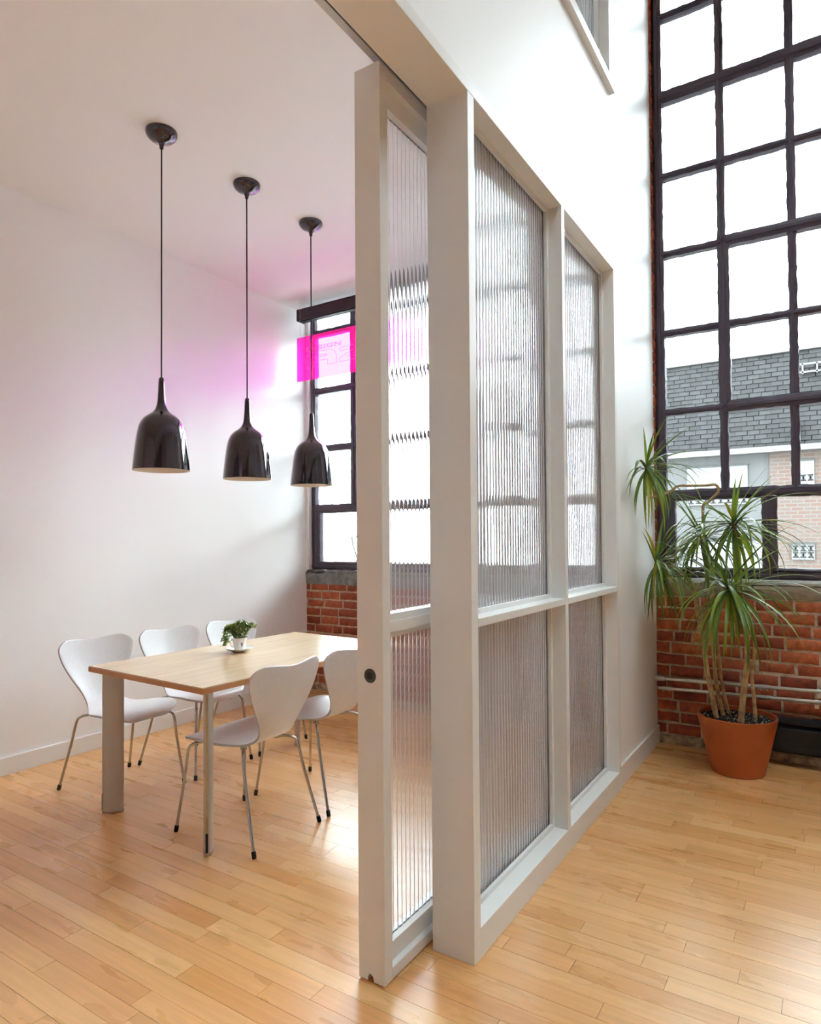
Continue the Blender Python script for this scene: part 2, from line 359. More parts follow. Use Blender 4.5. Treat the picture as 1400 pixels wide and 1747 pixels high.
# ================================================================== THE SETTING
# ---- floor: subfloor slab with maple strips laid along x
floor = MB().box(LW-0.1, RIGHT, BACK, 4.9, -0.10, -0.012).build('floor', M_PLANK)
struct(floor, 'glossy maple strip floor running through hall and meeting room', 'floor')
PW = 0.0752; boards = []
y = 4.66
rng = random.Random(3)
while y > BACK:
    x = LW - rng.random()*0.6
    while x < RIGHT:
        ln = rng.choice([0.32, 0.42, 0.5, 0.6, 0.75, 0.9, 1.1, 0.23])*rng.uniform(0.9, 1.1)
        a, b = max(x, LW), min(x+ln, RIGHT)
        if b-a > 0.03: boards.append((a, b, y-PW, y))
        x += ln
    y -= PW
def board_area(bd):
    a, b, y0, y1 = bd
    cs = [project((a+(b-a)*t, (y0+y1)/2, 0)) for t in (0.05, 0.3, 0.5, 0.7, 0.95)]
    ok = [c for c in cs if c and 0 <= c[0] <= 1400 and 0 <= c[1] <= 1747]
    if not ok: return 0
    P = [project((xx, yy, 0)) for xx, yy in ((a, y0), (b, y0), (b, y1), (a, y1))]
    if any(p is None for p in P): return 0
    ar = abs(sum(P[i][0]*P[(i+1) % 4][1]-P[(i+1) % 4][0]*P[i][1] for i in range(4)))/2
    return ar*len(ok)/5
def hidden(bd):                     # behind the glazed divider as seen from the camera: only blurred shapes show there
    c = project(((bd[0]+bd[1])/2, (bd[2]+bd[3])/2, 0))
    return c is not None and bd[1] < -1.0 and c[0] > 640
ranked = sorted(boards, key=lambda b: -(0 if hidden(b) else board_area(b)))
near, rest = ranked[:295], ranked[295:]
near = [b for b in near if board_area(b) > 0]; nset = set(near); rest = [b for b in boards if b not in nset]
g = 0.0006
pm = MB().box(-0.5, 0.5, -0.5, 0.5, -0.010, 0.0).mesh('plank', M_PLANK)
for a, b, y0, y1 in near:
    link('plank', pm, floor, loc=((a+b)/2, (y0+y1)/2, rng.uniform(-0.0003, 0.0003)), scale=(b-a-2*g, y1-y0-2*g, 1))
mb = MB()
for a, b, y0, y1 in rest:
    mb.add([(a+g, y0+g, 0), (b-g, y0+g, 0), (b-g, y1-g, 0), (a+g, y1-g, 0)], [(0, 1, 2, 3)])
tag(mb.build('plank_field', M_PLANK, floor), kind='stuff')

# ---- plain walls and ceilings
o = MB().box(LW-0.15, LW, -1.7, 4.66, 0, CEIL).build('wall_left', M_WALL); struct(o, 'long white wall of the meeting room behind the chairs', 'wall')
o = MB().box(LW-0.15, PX1, -1.85, -1.7, 0, CEIL).build('wall_front', M_WALL); struct(o, 'white end wall of the meeting room opposite its window', 'wall')
o = MB().box(LW-0.15, PX0, -1.85, 4.66, CEIL, CEIL+0.28).build('ceiling', M_CEIL); struct(o, 'white ceiling slab over the meeting room', 'ceiling')
KX0, KX1, KY0, KY1 = 0.45, 1.9, 0.5, 3.2      # unseen skylight opening, added to brighten the hall floor
mb = MB().box(LW-0.15, KX0, BACK-0.2, 4.9, TOP, TOP+0.2).box(KX1, RIGHT+0.2, BACK-0.2, 4.9, TOP, TOP+0.2).box(KX0, KX1, BACK-0.2, KY0, TOP, TOP+0.2).box(KX0, KX1, KY1, 4.9, TOP, TOP+0.2)
o = mb.build('ceiling', M_CEIL); struct(o, 'high white ceiling over the tall hall', 'ceiling')
w = empty('added_skylight'); struct(w, 'unseen glazed skylight added in the hall ceiling to brighten the hall', 'skylight')
fr = MB()
for k in range(6): xx = KX0+(KX1-KX0)*k/5; fr.box(xx-0.025, xx+0.025, KY0, KY1, TOP+0.10, TOP+0.18)
for k in range(4): yy = KY0+(KY1-KY0)*k/3; fr.box(KX0, KX1, yy-0.025, yy+0.025, TOP+0.11, TOP+0.17)
fr.build('frame', M_FRAME, w)
MB().box(KX0, KX1, KY0, KY1, TOP+0.138, TOP+0.142).build('pane', M_GLASS, w)
o = MB().box(LW-0.15, LW, -1.85, 4.66, CEIL+0.28, TOP).build('wall_left_upper', M_WALL); struct(o, 'white wall of the upper floor', 'wall')
o = MB().box(LW-0.15, PX1, -1.85, -1.7, CEIL+0.28, TOP).build('wall_front_upper', M_WALL); struct(o, 'white upper end wall', 'wall')
o = MB().box(PX1, RIGHT+0.2, BACK-0.2, BACK, 0, TOP).build('wall_front_hall', M_DARKWALL); struct(o, 'unseen hall wall opposite the tall window, darkened to bounce less light', 'wall')
o = MB().box(RIGHT, RIGHT+0.2, BACK, 4.9, 0, TOP).build('wall_right', M_WALL); struct(o, 'white hall wall facing the glazed divider', 'wall')

# ---- divider wall between meeting room and hall, around its openings
OY0, OY1 = -1.65, 3.652       # doorway plus fixed lights; unseen near end lengthened to admit hall light
HZ = 2.848                    # underside of the header
UY0, UY1, UZ0, UZ1 = 1.95, 3.645, 3.90, 5.45
mb = MB()
mb.box(PX0, PX1, BACK, OY0, 0, TOP)
mb.box(PX0, PX1, OY1, WY+0.02, 0, TOP)
mb.box(PX0, PX1, OY0, OY1, HZ+0.04, UZ0)
mb.box(PX0, PX1, OY0, UY0, UZ0, TOP)
mb.box(PX0, PX1, UY0, OY1, UZ1, TOP)
mb.box(PX0, PX1, UY1, OY1, UZ0, UZ1)
o = mb.build('wall_divider', M_WALL); struct(o, 'tall white wall with glazed openings between hall and meeting room', 'wall')

# ---- fluted sheet: flat back, rounded ribs towards the hall
def flute_mesh(y0, y1, z0, z1, x, t=0.006, pitch=0.0255, depth=0.0030, seg=8):
    n = max(1, round((y1-y0)/pitch)); p = (y1-y0)/n
    front = []
    for i in range(n*seg+1):
        ph = (i % seg)/seg
        hgt = depth*abs(math.sin(PI*ph)) if i % seg else 0.0
        front.append((x+t/2+hgt, y0+i*p/seg))
    poly = [(x-t/2, y0)] + front + [(x-t/2, y1)]
    m = MB(); nf = len(front)
    vs = []
    for z in (z0, z1):
        vs += [(px, py, z) for px, py in front] + [(x-t/2, front[0][1], z), (x-t/2, front[-1][1], z)]
    k = nf+2; fs = []
    for i in range(nf-1): fs.append((i, i+1, k+i+1, k+i))
    fs.append((nf+1, nf, k+nf, k+nf+1))
    fs.append((nf, 0, k, k+nf)); fs.append((nf-1, nf+1, k+nf+1, k+nf-1))
    fs.append(tuple([nf]+[nf+1]+list(range(nf-1, -1, -1)))); fs.append(tuple(k+i for i in [nf+1, nf]+list(range(nf))))
    m.add(vs, fs)
    return m
def fluted(name, parent, y0, y1, z0, z1, x):
    o = flute_mesh(y0, y1, z0, z1, x).build(name, M_FLUTE, parent)
    bm = bmesh.new(); bm.from_mesh(o.data); bmesh.ops.recalc_face_normals(bm, faces=bm.faces); bm.to_mesh(o.data); bm.free()
    shade(o.data, 50)
    n = max(1, round((y1-y0)/0.0255)); wb = MB()
    for i in range(1, n): yy = y0+(y1-y0)*i/n; wb.box(x-0.0048, x-0.0036, yy-0.0005, yy+0.0005, z0, z1)
    tag(wb.build('web_ribs', M_WEB, o), kind='stuff')
    return o

# ---- glazed screen: post, header board, sill kerb, mullion, mid rail, fluted lights
scr = empty('window_1', (PX1, 2.8, 0)); struct(scr, 'white framed glazed screen with ribbed translucent panels', 'glazed screen')
def part(name, mb, mat=M_TRIM, parent=None, bevel=0.002, smooth=None):
    o = mb.build(name, mat, None, smooth, bevel)
    if parent:
        o.parent = parent; o.matrix_parent_inverse = Matrix.LocRotScale(parent.location, parent.rotation_euler, None).inverted()
    return o
PY0, PY1 = 1.898, 1.945
part('post', MB().box(PX0-0.004, FX, PY0, PY1, 0.0, HZ), parent=scr)
part('header_board', MB().box(PX0-0.004, FX, OY0, OY1+0.02, HZ, HZ+0.042), parent=scr)
part('sill', MB().box(PX0, FX, PY1, OY1, 0.0, 0.10), parent=scr)
MY0, MY1 = 2.790, 2.828
part('mullion', MB().box(PX0, FX, MY0, MY1, 0.10, HZ), parent=scr)
part('jamb', MB().box(PX0, FX+0.0, OY1-0.034, OY1+0.004, 0.10, HZ), parent=scr)
GX = -1.068
bays = [(PY1, MY0), (MY1, OY1-0.034)]
for (a, b) in bays:
    part('mid_rail', MB().box(PX0, FX, a, b, 1.080, 1.108), parent=scr)
    for z0, z1 in ((0.10, 1.080), (1.108, HZ)):
        bead = MB(); w = 0.018
        for bx0, bx1 in ((GX+0.0105, GX+0.0245), (GX-0.020, GX-0.006)):
            bead.box(bx0, bx1, a, b, z0, z0+w); bead.box(bx0, bx1, a, b, z1-w, z1)
            bead.box(bx0, bx1, a, a+w, z0+w, z1-w); bead.box(bx0, bx1, b-w, b, z0+w, z1-w)
        part('glazing_bead', bead, parent=scr, bevel=0)
        f = fluted('fluted_panel', None, a+0.002, b-0.002, z0+0.002, z1-0.002, GX); f.parent = scr; f.matrix_parent_inverse = Matrix.Translation(-scr.location)
tag(scr.children[0])

# ---- upper interior window in the divider
uw = empty('window_2', (PX1, 2.8, UZ0)); struct(uw, 'high interior window with ribbed panes above the glazed screen', 'interior window')
part('sill_trim', MB().box(PX1, FX+0.012, UY0-0.06, UY1+0.012, UZ0-0.055, UZ0-0.012), parent=uw)
part('sill', MB().box(PX0, FX+0.004, UY0, UY1, UZ0-0.012, UZ0+0.02), parent=uw)
part('jamb', MB().box(PX0, FX-0.006, UY1-0.035, UY1, UZ0+0.02, UZ1), parent=uw)
part('jamb', MB().box(PX0, FX-0.006, UY0, UY0+0.035, UZ0+0.02, UZ1), parent=uw)
part('head', MB().box(PX0, FX-0.006, UY0, UY1, UZ1-0.04, UZ1), parent=uw)
part('bead', MB().box(GX-0.03, GX+0.03, UY1-0.06, UY1-0.035, UZ0+0.02, UZ1-0.04), parent=uw)
f = fluted('fluted_panel', None, UY0+0.035, UY1-0.06, UZ0+0.02, UZ1-0.04, GX); f.parent = uw; f.matrix_parent_inverse = Matrix.Translation(-uw.location)

# ---- sliding door on the room side
DX0, DX1 = -1.264, -1.165; DY0, DY1 = 1.657, 2.66; DZ0, DZ1 = 0.006, 2.872
door = empty('door_1', ((DX0+DX1)/2, (DY0+DY1)/2, 0)); struct(door, 'white sliding door with ribbed translucent panels, half open', 'sliding door')
xm = (DX0+DX1)/2 - 0.004
notch = [(xm+0.011*math.cos(PI-PI*i/8), DZ0+0.022*math.sin(PI*i/8)) for i in range(9)]
prof = [(DX0, DZ0)] + notch + [(DX1, DZ0), (DX1, DZ1), (DX0, DZ1)]
part('stile', MB().prism(prof[::-1], 'y', DY0, DY0+0.043), parent=door, bevel=0.0015)
part('stile', MB().box(DX0, DX1, DY1-0.043, DY1, DZ0, DZ1), parent=door)
ya, yb = DY0+0.043, DY1-0.043
part('bottom_rail', MB().box(DX0, DX1, ya, yb, DZ0, 0.042), parent=door)
part('top_rail', MB().box(DX0, DX1, ya, yb, 2.828, DZ1), parent=door)
part('mid_rail', MB().box(DX0+0.012, DX1-0.012, ya, yb, 1.076, 1.112), parent=door)
DG = -1.214
for z0, z1, lo, hi in ((0.042, 1.076, 0.058, 0.016), (1.112, 2.828, 0.022, 0.062)):
    part('inner_frame', MB().box(DG-0.022, DG+0.028, ya, yb, z0, z0+lo).box(DG-0.022, DG+0.028, ya, yb, z1-hi, z1), parent=door, bevel=0)
    f = fluted('fluted_panel', None, ya, yb, z0+lo, z1-hi, DG); f.parent = door; f.matrix_parent_inverse = Matrix.Translation(-door.location)
pull = MB(); pz = 0.947
def ydisc(mb, cx, cz, y0, r0, r1, y1, n=24):
    vs = []; fs = []
    for r, yy in ((r0, y0), (r1, y0-0.0015), (r1*0.86, y0-0.0015), (r1*0.80, y1)):
        for k in range(n):
            a = 2*PI*k/n; vs.append((cx+r*math.cos(a), yy, cz+r*math.sin(a)))
    for i in range(3):
        for k in range(n): fs.append((i*n+k, i*n+(k+1) % n, (i+1)*n+(k+1) % n, (i+1)*n+k))
    fs.append(tuple(range(3*n, 4*n))); mb.add(vs, fs)
ydisc(pull, -1.214, pz, DY0+0.001, 0.0225, 0.0225, DY0-0.0004)
o = part('finger_pull', pull, M_PULL, door, bevel=0); tag(o, 'round dark nickel finger pull')
ctr = MB().lathe([(0.0001, 0), (0.010, 0), (0.012, 0.0012), (0.0001, 0.0013)], 16, cap0=False, cap1=False)
ctr.v = [(-1.214+a, DY0-0.0004-c, pz+b) for a, b, c in ctr.v]
c_ = ctr.build('pull_cup', M_SLOT); c_.parent = o
tr = MB().box(-1.172, -1.166, OY0, OY1, 2.90, 2.952).box(-1.172, PX0-0.004, OY0, OY1, 2.945, 2.952)
t_ = tr.build('trim_1', M_ALU); struct(t_, 'slim aluminium sliding door track along the header', 'door track')
sl = MB().box(-1.165, PX0-0.003, OY0, OY1, 2.925, 2.9449).build('gap_shade', M_SLOT, t_)  # solid near-black bar standing in for the shaded gap behind the track
lp = MB().box(-1.196, -1.172, OY0, OY1, 2.885, 2.897).build('lip', M_ALU, t_)

# ---- baseboards
o = MB().box(LW, LW+0.016, -1.7, WY, 0, 0.105).build('baseboard_left', M_TRIM, bevel=0.003); struct(o, 'white baseboard along the meeting room wall', 'baseboard')
o = MB().box(PX1, FX-0.004, OY1+0.004, WY, 0, 0.118).build('baseboard_divider', M_TRIM, bevel=0.003); struct(o, 'white baseboard beside the glazed screen', 'baseboard')

# ================================================================== WINDOW WALL
HWX0, HWX1 = -0.997, 0.652       # hall window opening, right end cut short out of view to dim the divider
RWX0, RWX1 = -4.075, -1.46      # meeting room window opening
WTOP = 5.36  # window heads lowered above the view, cutting light on the divider
bw = MB()
bw.box(LW-0.15, RIGHT+0.2, WY+0.006, 4.92, -0.1, 0.985)        # below the sills
bw.box(RWX1, HWX0-0.002, WY+0.006, 4.92, 0.985, TOP)           # pier behind the divider
bw.box(LW-0.15, RWX0-0.010, 4.70, 4.76, 0.985, TOP)
bw.box(HWX1, RIGHT+0.2, WY+0.006, 4.92, 0.985, TOP)
bw.box(RWX0-0.004, RWX1, WY+0.006, 4.92, WTOP, TOP); bw.box(HWX0-0.002, HWX1, WY+0.006, 4.92, WTOP, TOP)
jb = MB().box(LW-0.15, RWX0-0.012, WY, 4.70, 1.098, CEIL).build('trim_2', M_WALL); struct(jb, 'white plastered reveal beside the meeting room window', 'reveal')
wall_b = bw.build('wall_back', M_MORTAR); struct(wall_b, 'red brick window wall with thick mortar joints', 'brick wall')

def brick_mesh(l, h, d, seed):
    r = random.Random(seed); nx = 4
    vs = []; fs = []
    j = lambda s: r.uniform(-s, s)
    # front rim inset for a worn bevel, back open
    for ring, (ins, yy) in enumerate(((0.0, d), (0.0, 0.0045), (0.0055, 0.0))):
        for i in range(nx+1): vs.append((-l/2+ins+(l-2*ins)*i/nx+j(0.0015), yy+j(0.001), -h/2+ins+j(0.0028)))
        for i in range(nx, -1, -1): vs.append((-l/2+ins+(l-2*ins)*i/nx+j(0.0015), yy+j(0.001), h/2-ins+j(0.0028)))
    n = 2*(nx+1)
    for ring in range(2):
        for i in range(n): fs.append((ring*n+i, ring*n+(i+1) % n, (ring+1)*n+(i+1) % n, (ring+1)*n+i))
    for i in range(nx): fs.append((2*n+i, 2*n+i+1, 2*n+n-2-i, 2*n+n-1-i))
    m = MB().add(vs, fs).mesh('brick', M_BRICK)
    shade(m, 55); return m
CH = 0.0768
BV = {}
def brick_of(l):
    k = round(l, 3)
    if k not in BV: BV[k] = [brick_mesh(l, CH-0.013, 0.02, 100*len(BV)+i) for i in range(4)]
    return rng.choice(BV[k])
stuffb = MB()
def lay(x0, x1, z0, nrow, indiv):
    for r in range(nrow):
        z = z0+(r+0.5)*CH
        x = x0 - rng.random()*0.16
        while x < x1:
            l = rng.choice([0.198, 0.198, 0.198, 0.198, 0.095]); a, b = x, x+l
            if a < x0: a = x0
            if b > x1: b = x1
            if b-a > 0.03:
                l2 = b-a; q = l2 if l2 in (0.198, 0.095) else round(l2/0.02)*0.02
                q = max(q, 0.04)
                me = brick_of(q)
                P = Vector(((a+b)/2, WY+rng.uniform(-0.003, 0.004), z+rng.uniform(-0.002, 0.002)))
                if indiv: link('brick', me, wall_b, loc=P, rot=(0, rng.uniform(-0.012, 0.012), rng.uniform(-0.012, 0.012)))
                else:
                    stuffb.add([tuple(v.co+P) for v in me.vertices], [tuple(p.vertices) for p in me.polygons])
            x += l+0.014
lay(PX1, 0.35, 0.062, 12, True)
lay(LW, -3.0, 0.062, 12, True)
lay(-3.0, PX0, 0.062, 12, False)
lay(0.35, RIGHT, 0.062, 12, False)
o = stuffb.build('brick_field', M_BRICK, wall_b); shade(o.data, 55); tag(o, kind='stuff')
# brick jamb returning to the tall window, one brick end per course
jm = [brick_mesh(0.072, CH-0.013, 0.02, 900+i) for i in range(4)]
z = 1.11+CH/2
while z < 5.4:
    link('brick', rng.choice(jm), wall_b, loc=(HWX0+0.006+rng.uniform(-0.002, 0.002), WY+0.036, z), rot=(0, 0, PI/2+rng.uniform(-0.02, 0.02)))
    z += CH
# front edge of the same pier between divider and jamb has no width; rough plaster along the foot of the wall
def rough_strip(name, x0, x1, z0, z1, y, mat, parent, seed, amp=0.010, step=0.03, depth=0.02, label=None):
    r = random.Random(seed); n = int((x1-x0)/step); rows = 4; vs = []; fs = []
    for i in range(n+1):
        for k in range(rows+1):
            t = k/rows; zz = z0+(z1-z0)*t + (r.uniform(-amp, amp)*0.8 if 0 < k else 0)
            yy = y + (depth if k == rows else r.uniform(-amp, amp)*0.6)
            vs.append((x0+(x1-x0)*i/n, yy, zz))
    for i in range(n):
        for k in range(rows): a = i*(rows+1)+k; fs.append((a, a+rows+1, a+rows+2, a+1))
    o = MB().add(vs, fs).build(name, mat, parent); shade(o.data, 180); return o
rough_strip('rubble_footing', LW, RIGHT, 0.0, 0.066, WY-0.012, M_RUBBLE, wall_b, 5, depth=0.03)

# sills
def sill_block(name, x0, x1, z0, z1, y0, y1, mat, parent, seed, amp):
    r = random.Random(seed); n = max(2, int((x1-x0)/0.035)); vs = []; fs = []
    for i in range(n+1):
        x = x0+(x1-x0)*i/n; a = lambda: r.uniform(-amp, amp)
        vs += [(x, y0+0.004+a(), z0), (x, y0+a(), (z0+z1)/2+a()), (x, y0+0.008+a(), z1-0.008+a()), (x, y0+0.025, z1+a()), (x, y1, z1), (x, y1, z0)]
    for i in range(n):
        for k in range(6): p = i*6; fs.append((p+k, p+6+k, p+6+(k+1) % 6, p+(k+1) % 6))
    fs += [(5, 4, 3, 2, 1, 0), tuple(n*6+k for k in range(6))]
    o = MB().add(vs, fs).build(name, mat, parent); shade(o.data, 60); return o
sill_block('sill_block', PX1, HWX1+0.02, 0.985, 1.072, WY-0.004, 4.9, M_CONC, wall_b, 1, 0.003)
sill_block('sill_block', LW, RWX1, 0.968, 1.072, WY-0.016, 4.9, M_STONE, wall_b, 2, 0.010)
sill_block('sill_cap', PX1, HWX1+0.02, 1.072, 1.104, WY+0.002, 4.9, M_SILLP, wall_b, 3, 0.002)
sill_block('sill_cap', LW, RWX1, 1.072, 1.098, WY+0.004, 4.9, M_STONE, wall_b, 4, 0.008)

# ---- steel factory windows
def bar(x0, x1, z0, z1, y0, y1, seed, putty=0.004):
    """a painted steel bar with lumpy putty edges; runs along its longer side"""
    r = random.Random(seed); m = MB()
    horiz = (x1-x0) > (z1-z0); ln = (x1-x0) if horiz else (z1-z0); n = max(2, int(ln/0.035))
    vs = []; fs = []
    for i in range(n+1):
        t = i/n; e1 = r.uniform(-putty, putty*0.5); e2 = r.uniform(-putty*0.5, putty)
        if horiz:
            x = x0+ln*t; lo, hi = z0+e1, z1+e2; md = (z0+z1)/2; hw = (z1-z0)*0.18
            ring = [(x, y1, lo), (x, y0+0.012, lo), (x, y0+0.006, md-hw), (x, y0, md-hw*0.8), (x, y0, md+hw*0.8), (x, y0+0.006, md+hw), (x, y0+0.012, hi), (x, y1, hi)]
        else:
            zz = z0+ln*t; lo, hi = x0+e1, x1+e2; md = (x0+x1)/2; hw = (x1-x0)*0.18
            ring = [(lo, y1, zz), (lo, y0+0.012, zz), (md-hw, y0+0.006, zz), (md-hw*0.8, y0, zz), (md+hw*0.8, y0, zz), (md+hw, y0+0.006, zz), (hi, y0+0.012, zz), (hi, y1, zz)]
        vs += ring
    for i in range(n):
        for k in range(8): p = i*8; fs.append((p+k, p+8+k, p+8+(k+1) % 8, p+(k+1) % 8))
    fs += [tuple(range(8)), tuple(n*8+k for k in range(8))[::-1]]
    m.add(vs, fs)
    o = m.build('muntin', M_FRAME)
    bm = bmesh.new(); bm.from_mesh(o.data); bmesh.ops.recalc_face_normals(bm, faces=bm.faces); bm.to_mesh(o.data); bm.free()
    shade(o.data, 50); return o
pane_me = MB().box(-0.5, 0.5, -0.002, 0.002, -0.5, 0.5).mesh('pane', M_GLASS)
PANES = {}
def pane(parent, x0, x1, z0, z1, y=GY, mat=None):
    me = pane_me
    o = link('pane', me, parent, loc=((x0+x1)/2, y, (z0+z1)/2), scale=(x1-x0, 1, z1-z0))
    if mat:
        if mat.name not in PANES: PANES[mat.name] = me.copy(); PANES[mat.name].materials[0] = mat
        o.data = PANES[mat.name]
    return o
def factory_window(name, label, X, x_left, x_right, thick_rows, vents, low_mull, frost_rows=(), tb=0.042, tv=0.047, gm=None, fw=0.046):
    w = empty(name, (0, 0, 0)); struct(w, label, 'steel window')
    def add(n, o): o.name = n; o.parent = w; return o
    YA, YB = 4.672, 4.735; sd = hash(name) % 1000 if False else len(name)*17+len(X)
    zt = WTOP; zb = 1.10
    # outer frame
    add('frame', bar(x_left, x_left+fw, zb, zt, YA-0.006, YB, sd+1))
    add('frame', bar(x_right-0.046, x_right, zb, zt, YA-0.006, YB, sd+2))
    add('frame', bar(x_left, x_right, zb, zb+0.058, YA-0.006, YB, sd+3))
    add('frame', bar(x_left, x_right, zt-0.05, zt, YA-0.006, YB, sd+4))
    for i, z in enumerate(ROWS):
        th = 0.084 if i in thick_rows else tb
        add('muntin', bar(x_left+0.03, x_right-0.03, z-th/2, z+th/2, YA, YB, sd+10+i))
    for i, x in enumerate(X):
        add('muntin', bar(x-tv/2, x+tv/2, ROWS[0], zt-0.03, YA+0.002, YB-0.002, sd+40+i))
    # opening vents: heavier frames lapped over the grid
    for k, (a, b, r0, r1) in enumerate(vents):
        za, zc = ROWS[r0], ROWS[r1]
        for bx in (bar(a, a+0.068, za-0.03, zc+0.03, YA-0.012, YB, sd+70+k), bar(b-0.068, b, za-0.03, zc+0.03, YA-0.012, YB, sd+80+k),
                   bar(a, b, za-0.036, za+0.034, YA-0.012, YB, sd+90+k), bar(a, b, zc-0.036, zc+0.034, YA-0.012, YB, sd+95+k)):
            add('vent_frame', bx)
    # low hopper lights with heavy frames
    for k, x in enumerate(low_mull):
        add('hopper_frame', bar(x-0.042, x+0.042, zb+0.03, ROWS[0], YA-0.008, YB, sd+120+k))
    add('hopper_frame', bar(x_left+0.03, x_left+0.052+fw, zb+0.03, ROWS[0]-0.01, YA-0.004, YB, sd+140))
    add('hopper_frame', bar(x_left+0.03, x_right-0.03, zb+0.05, zb+0.074, YA-0.004, YB, sd+141))
    add('hopper_frame', bar(x_left+0.03, x_right-0.03, ROWS[0]-0.05, ROWS[0]+0.01, YA-0.004, YB, sd+142))
    xs = [x_left+0.03]+list(X)+[x_right-0.03]
    zs = ROWS+[zt-0.03]
    for i in range(len(xs)-1):
        for j in range(len(zs)-1):
            pane(w, xs[i], xs[i+1], zs[j], zs[j+1], mat=M_FROST if j in frost_rows else gm)
    ls = [x_left+0.05]+list(low_mull)+[x_right-0.03]
    for i in range(len(ls)-1): pane(w, ls[i], ls[i+1], zb+0.05, ROWS[0]-0.02, mat=gm)
    return w
XH = [-0.572+0.3985*k for k in range(3)]
factory_window('window_3', 'tall dark steel factory window of the hall', XH, HWX0+0.001, HWX1, {5}, [(-0.572-0.024, 0.640, 1, 3)], [-0.322], gm=M_DIMGLASS, fw=0.064)
XR = [-3.607+0.405*k for k in range(6)]
factory_window('window_4', 'dark steel factory window of the meeting room', XR, RWX0-0.02, RWX1, set(), [], [-3.2, -2.39], frost_rows=(3,), tb=0.058, tv=0.060)

# ================================================================== MEETING ROOM THINGS
# ---- table: maple top on four flat oval legs set on the diagonal
TA = math.radians(-2.5)
TC = Vector((-2.719, 2.660, 0)); TW, TL, TH, TT = 0.920, 1.470, 0.735, 0.029
tab = empty('meeting_table', TC, TA); tag(tab, 'long maple topped meeting table on champagne oval metal legs', 'table')
o = MB().box(-TW/2+0.002, TW/2-0.002, -TL/2+0.002, TL/2-0.002, TH-0.004, TH).build('tabletop', M_TOP, tab)
o = MB().box(-TW/2, TW/2, -TL/2, TL/2, TH-TT, TH-0.0042).build('edge_band', M_EDGE, tab, bevel=0.0015); tag(o, 'orange beech edge of the tabletop')
def oval(a, b, n=28, p=2.6):
    out = []
    for k in range(n):
        t = 2*PI*k/n; c, s_ = math.cos(t), math.sin(t)
        out.append((a*math.copysign(abs(c)**(2/p), c), b*math.copysign(abs(s_)**(2/p), s_)))
    return out
for sx in (-1, 1):
    for sy in (-1, 1):
        wx, wy = {(-1, -1): (-3.075, 1.998), (1, -1): (-2.332, 1.972), (-1, 1): (-3.040, 3.318), (1, 1): (-2.275, 3.300)}[(sx, sy)]
        q_ = Matrix.Rotation(-TA, 3, 'Z') @ Vector((wx-TC.x, wy-TC.y, 0)); ex, ey = q_.x, q_.y
        lg = MB().prism(oval(0.051, 0.0195), 'z', 0.012, TH-TT-0.0005).build('leg', M_LEG, tab, loc=(ex, ey, 0), smooth=35)
        lg.rotation_euler = (0, 0, math.atan2(sy, sx))
        MB().box(0.0495, 0.0520, -0.0045, 0.0045, 0.10, TH-TT-0.004).build('groove', M_CHROME, lg)
        MB().box(0.0495, 0.0527, -0.0055, 0.0055, 0.018, 0.10).build('slot_cover', M_SLOT, lg)
        MB().prism(oval(0.0522, 0.0207), 'z', 0.004, 0.014).build('foot_plate', M_CHROME, lg, smooth=35)
        MB().lathe([(0.019, 0), (0.019, 0.004)], 16).build('glide', M_RUBBER, lg)
for y_ in (-TL/2+0.12, TL/2-0.12):
    MB().box(-TW/2+0.12, TW/2-0.12, y_-0.016, y_+0.016, TH-TT-0.03, TH-TT-0.0006).build('under_rail', M_LEG, tab)

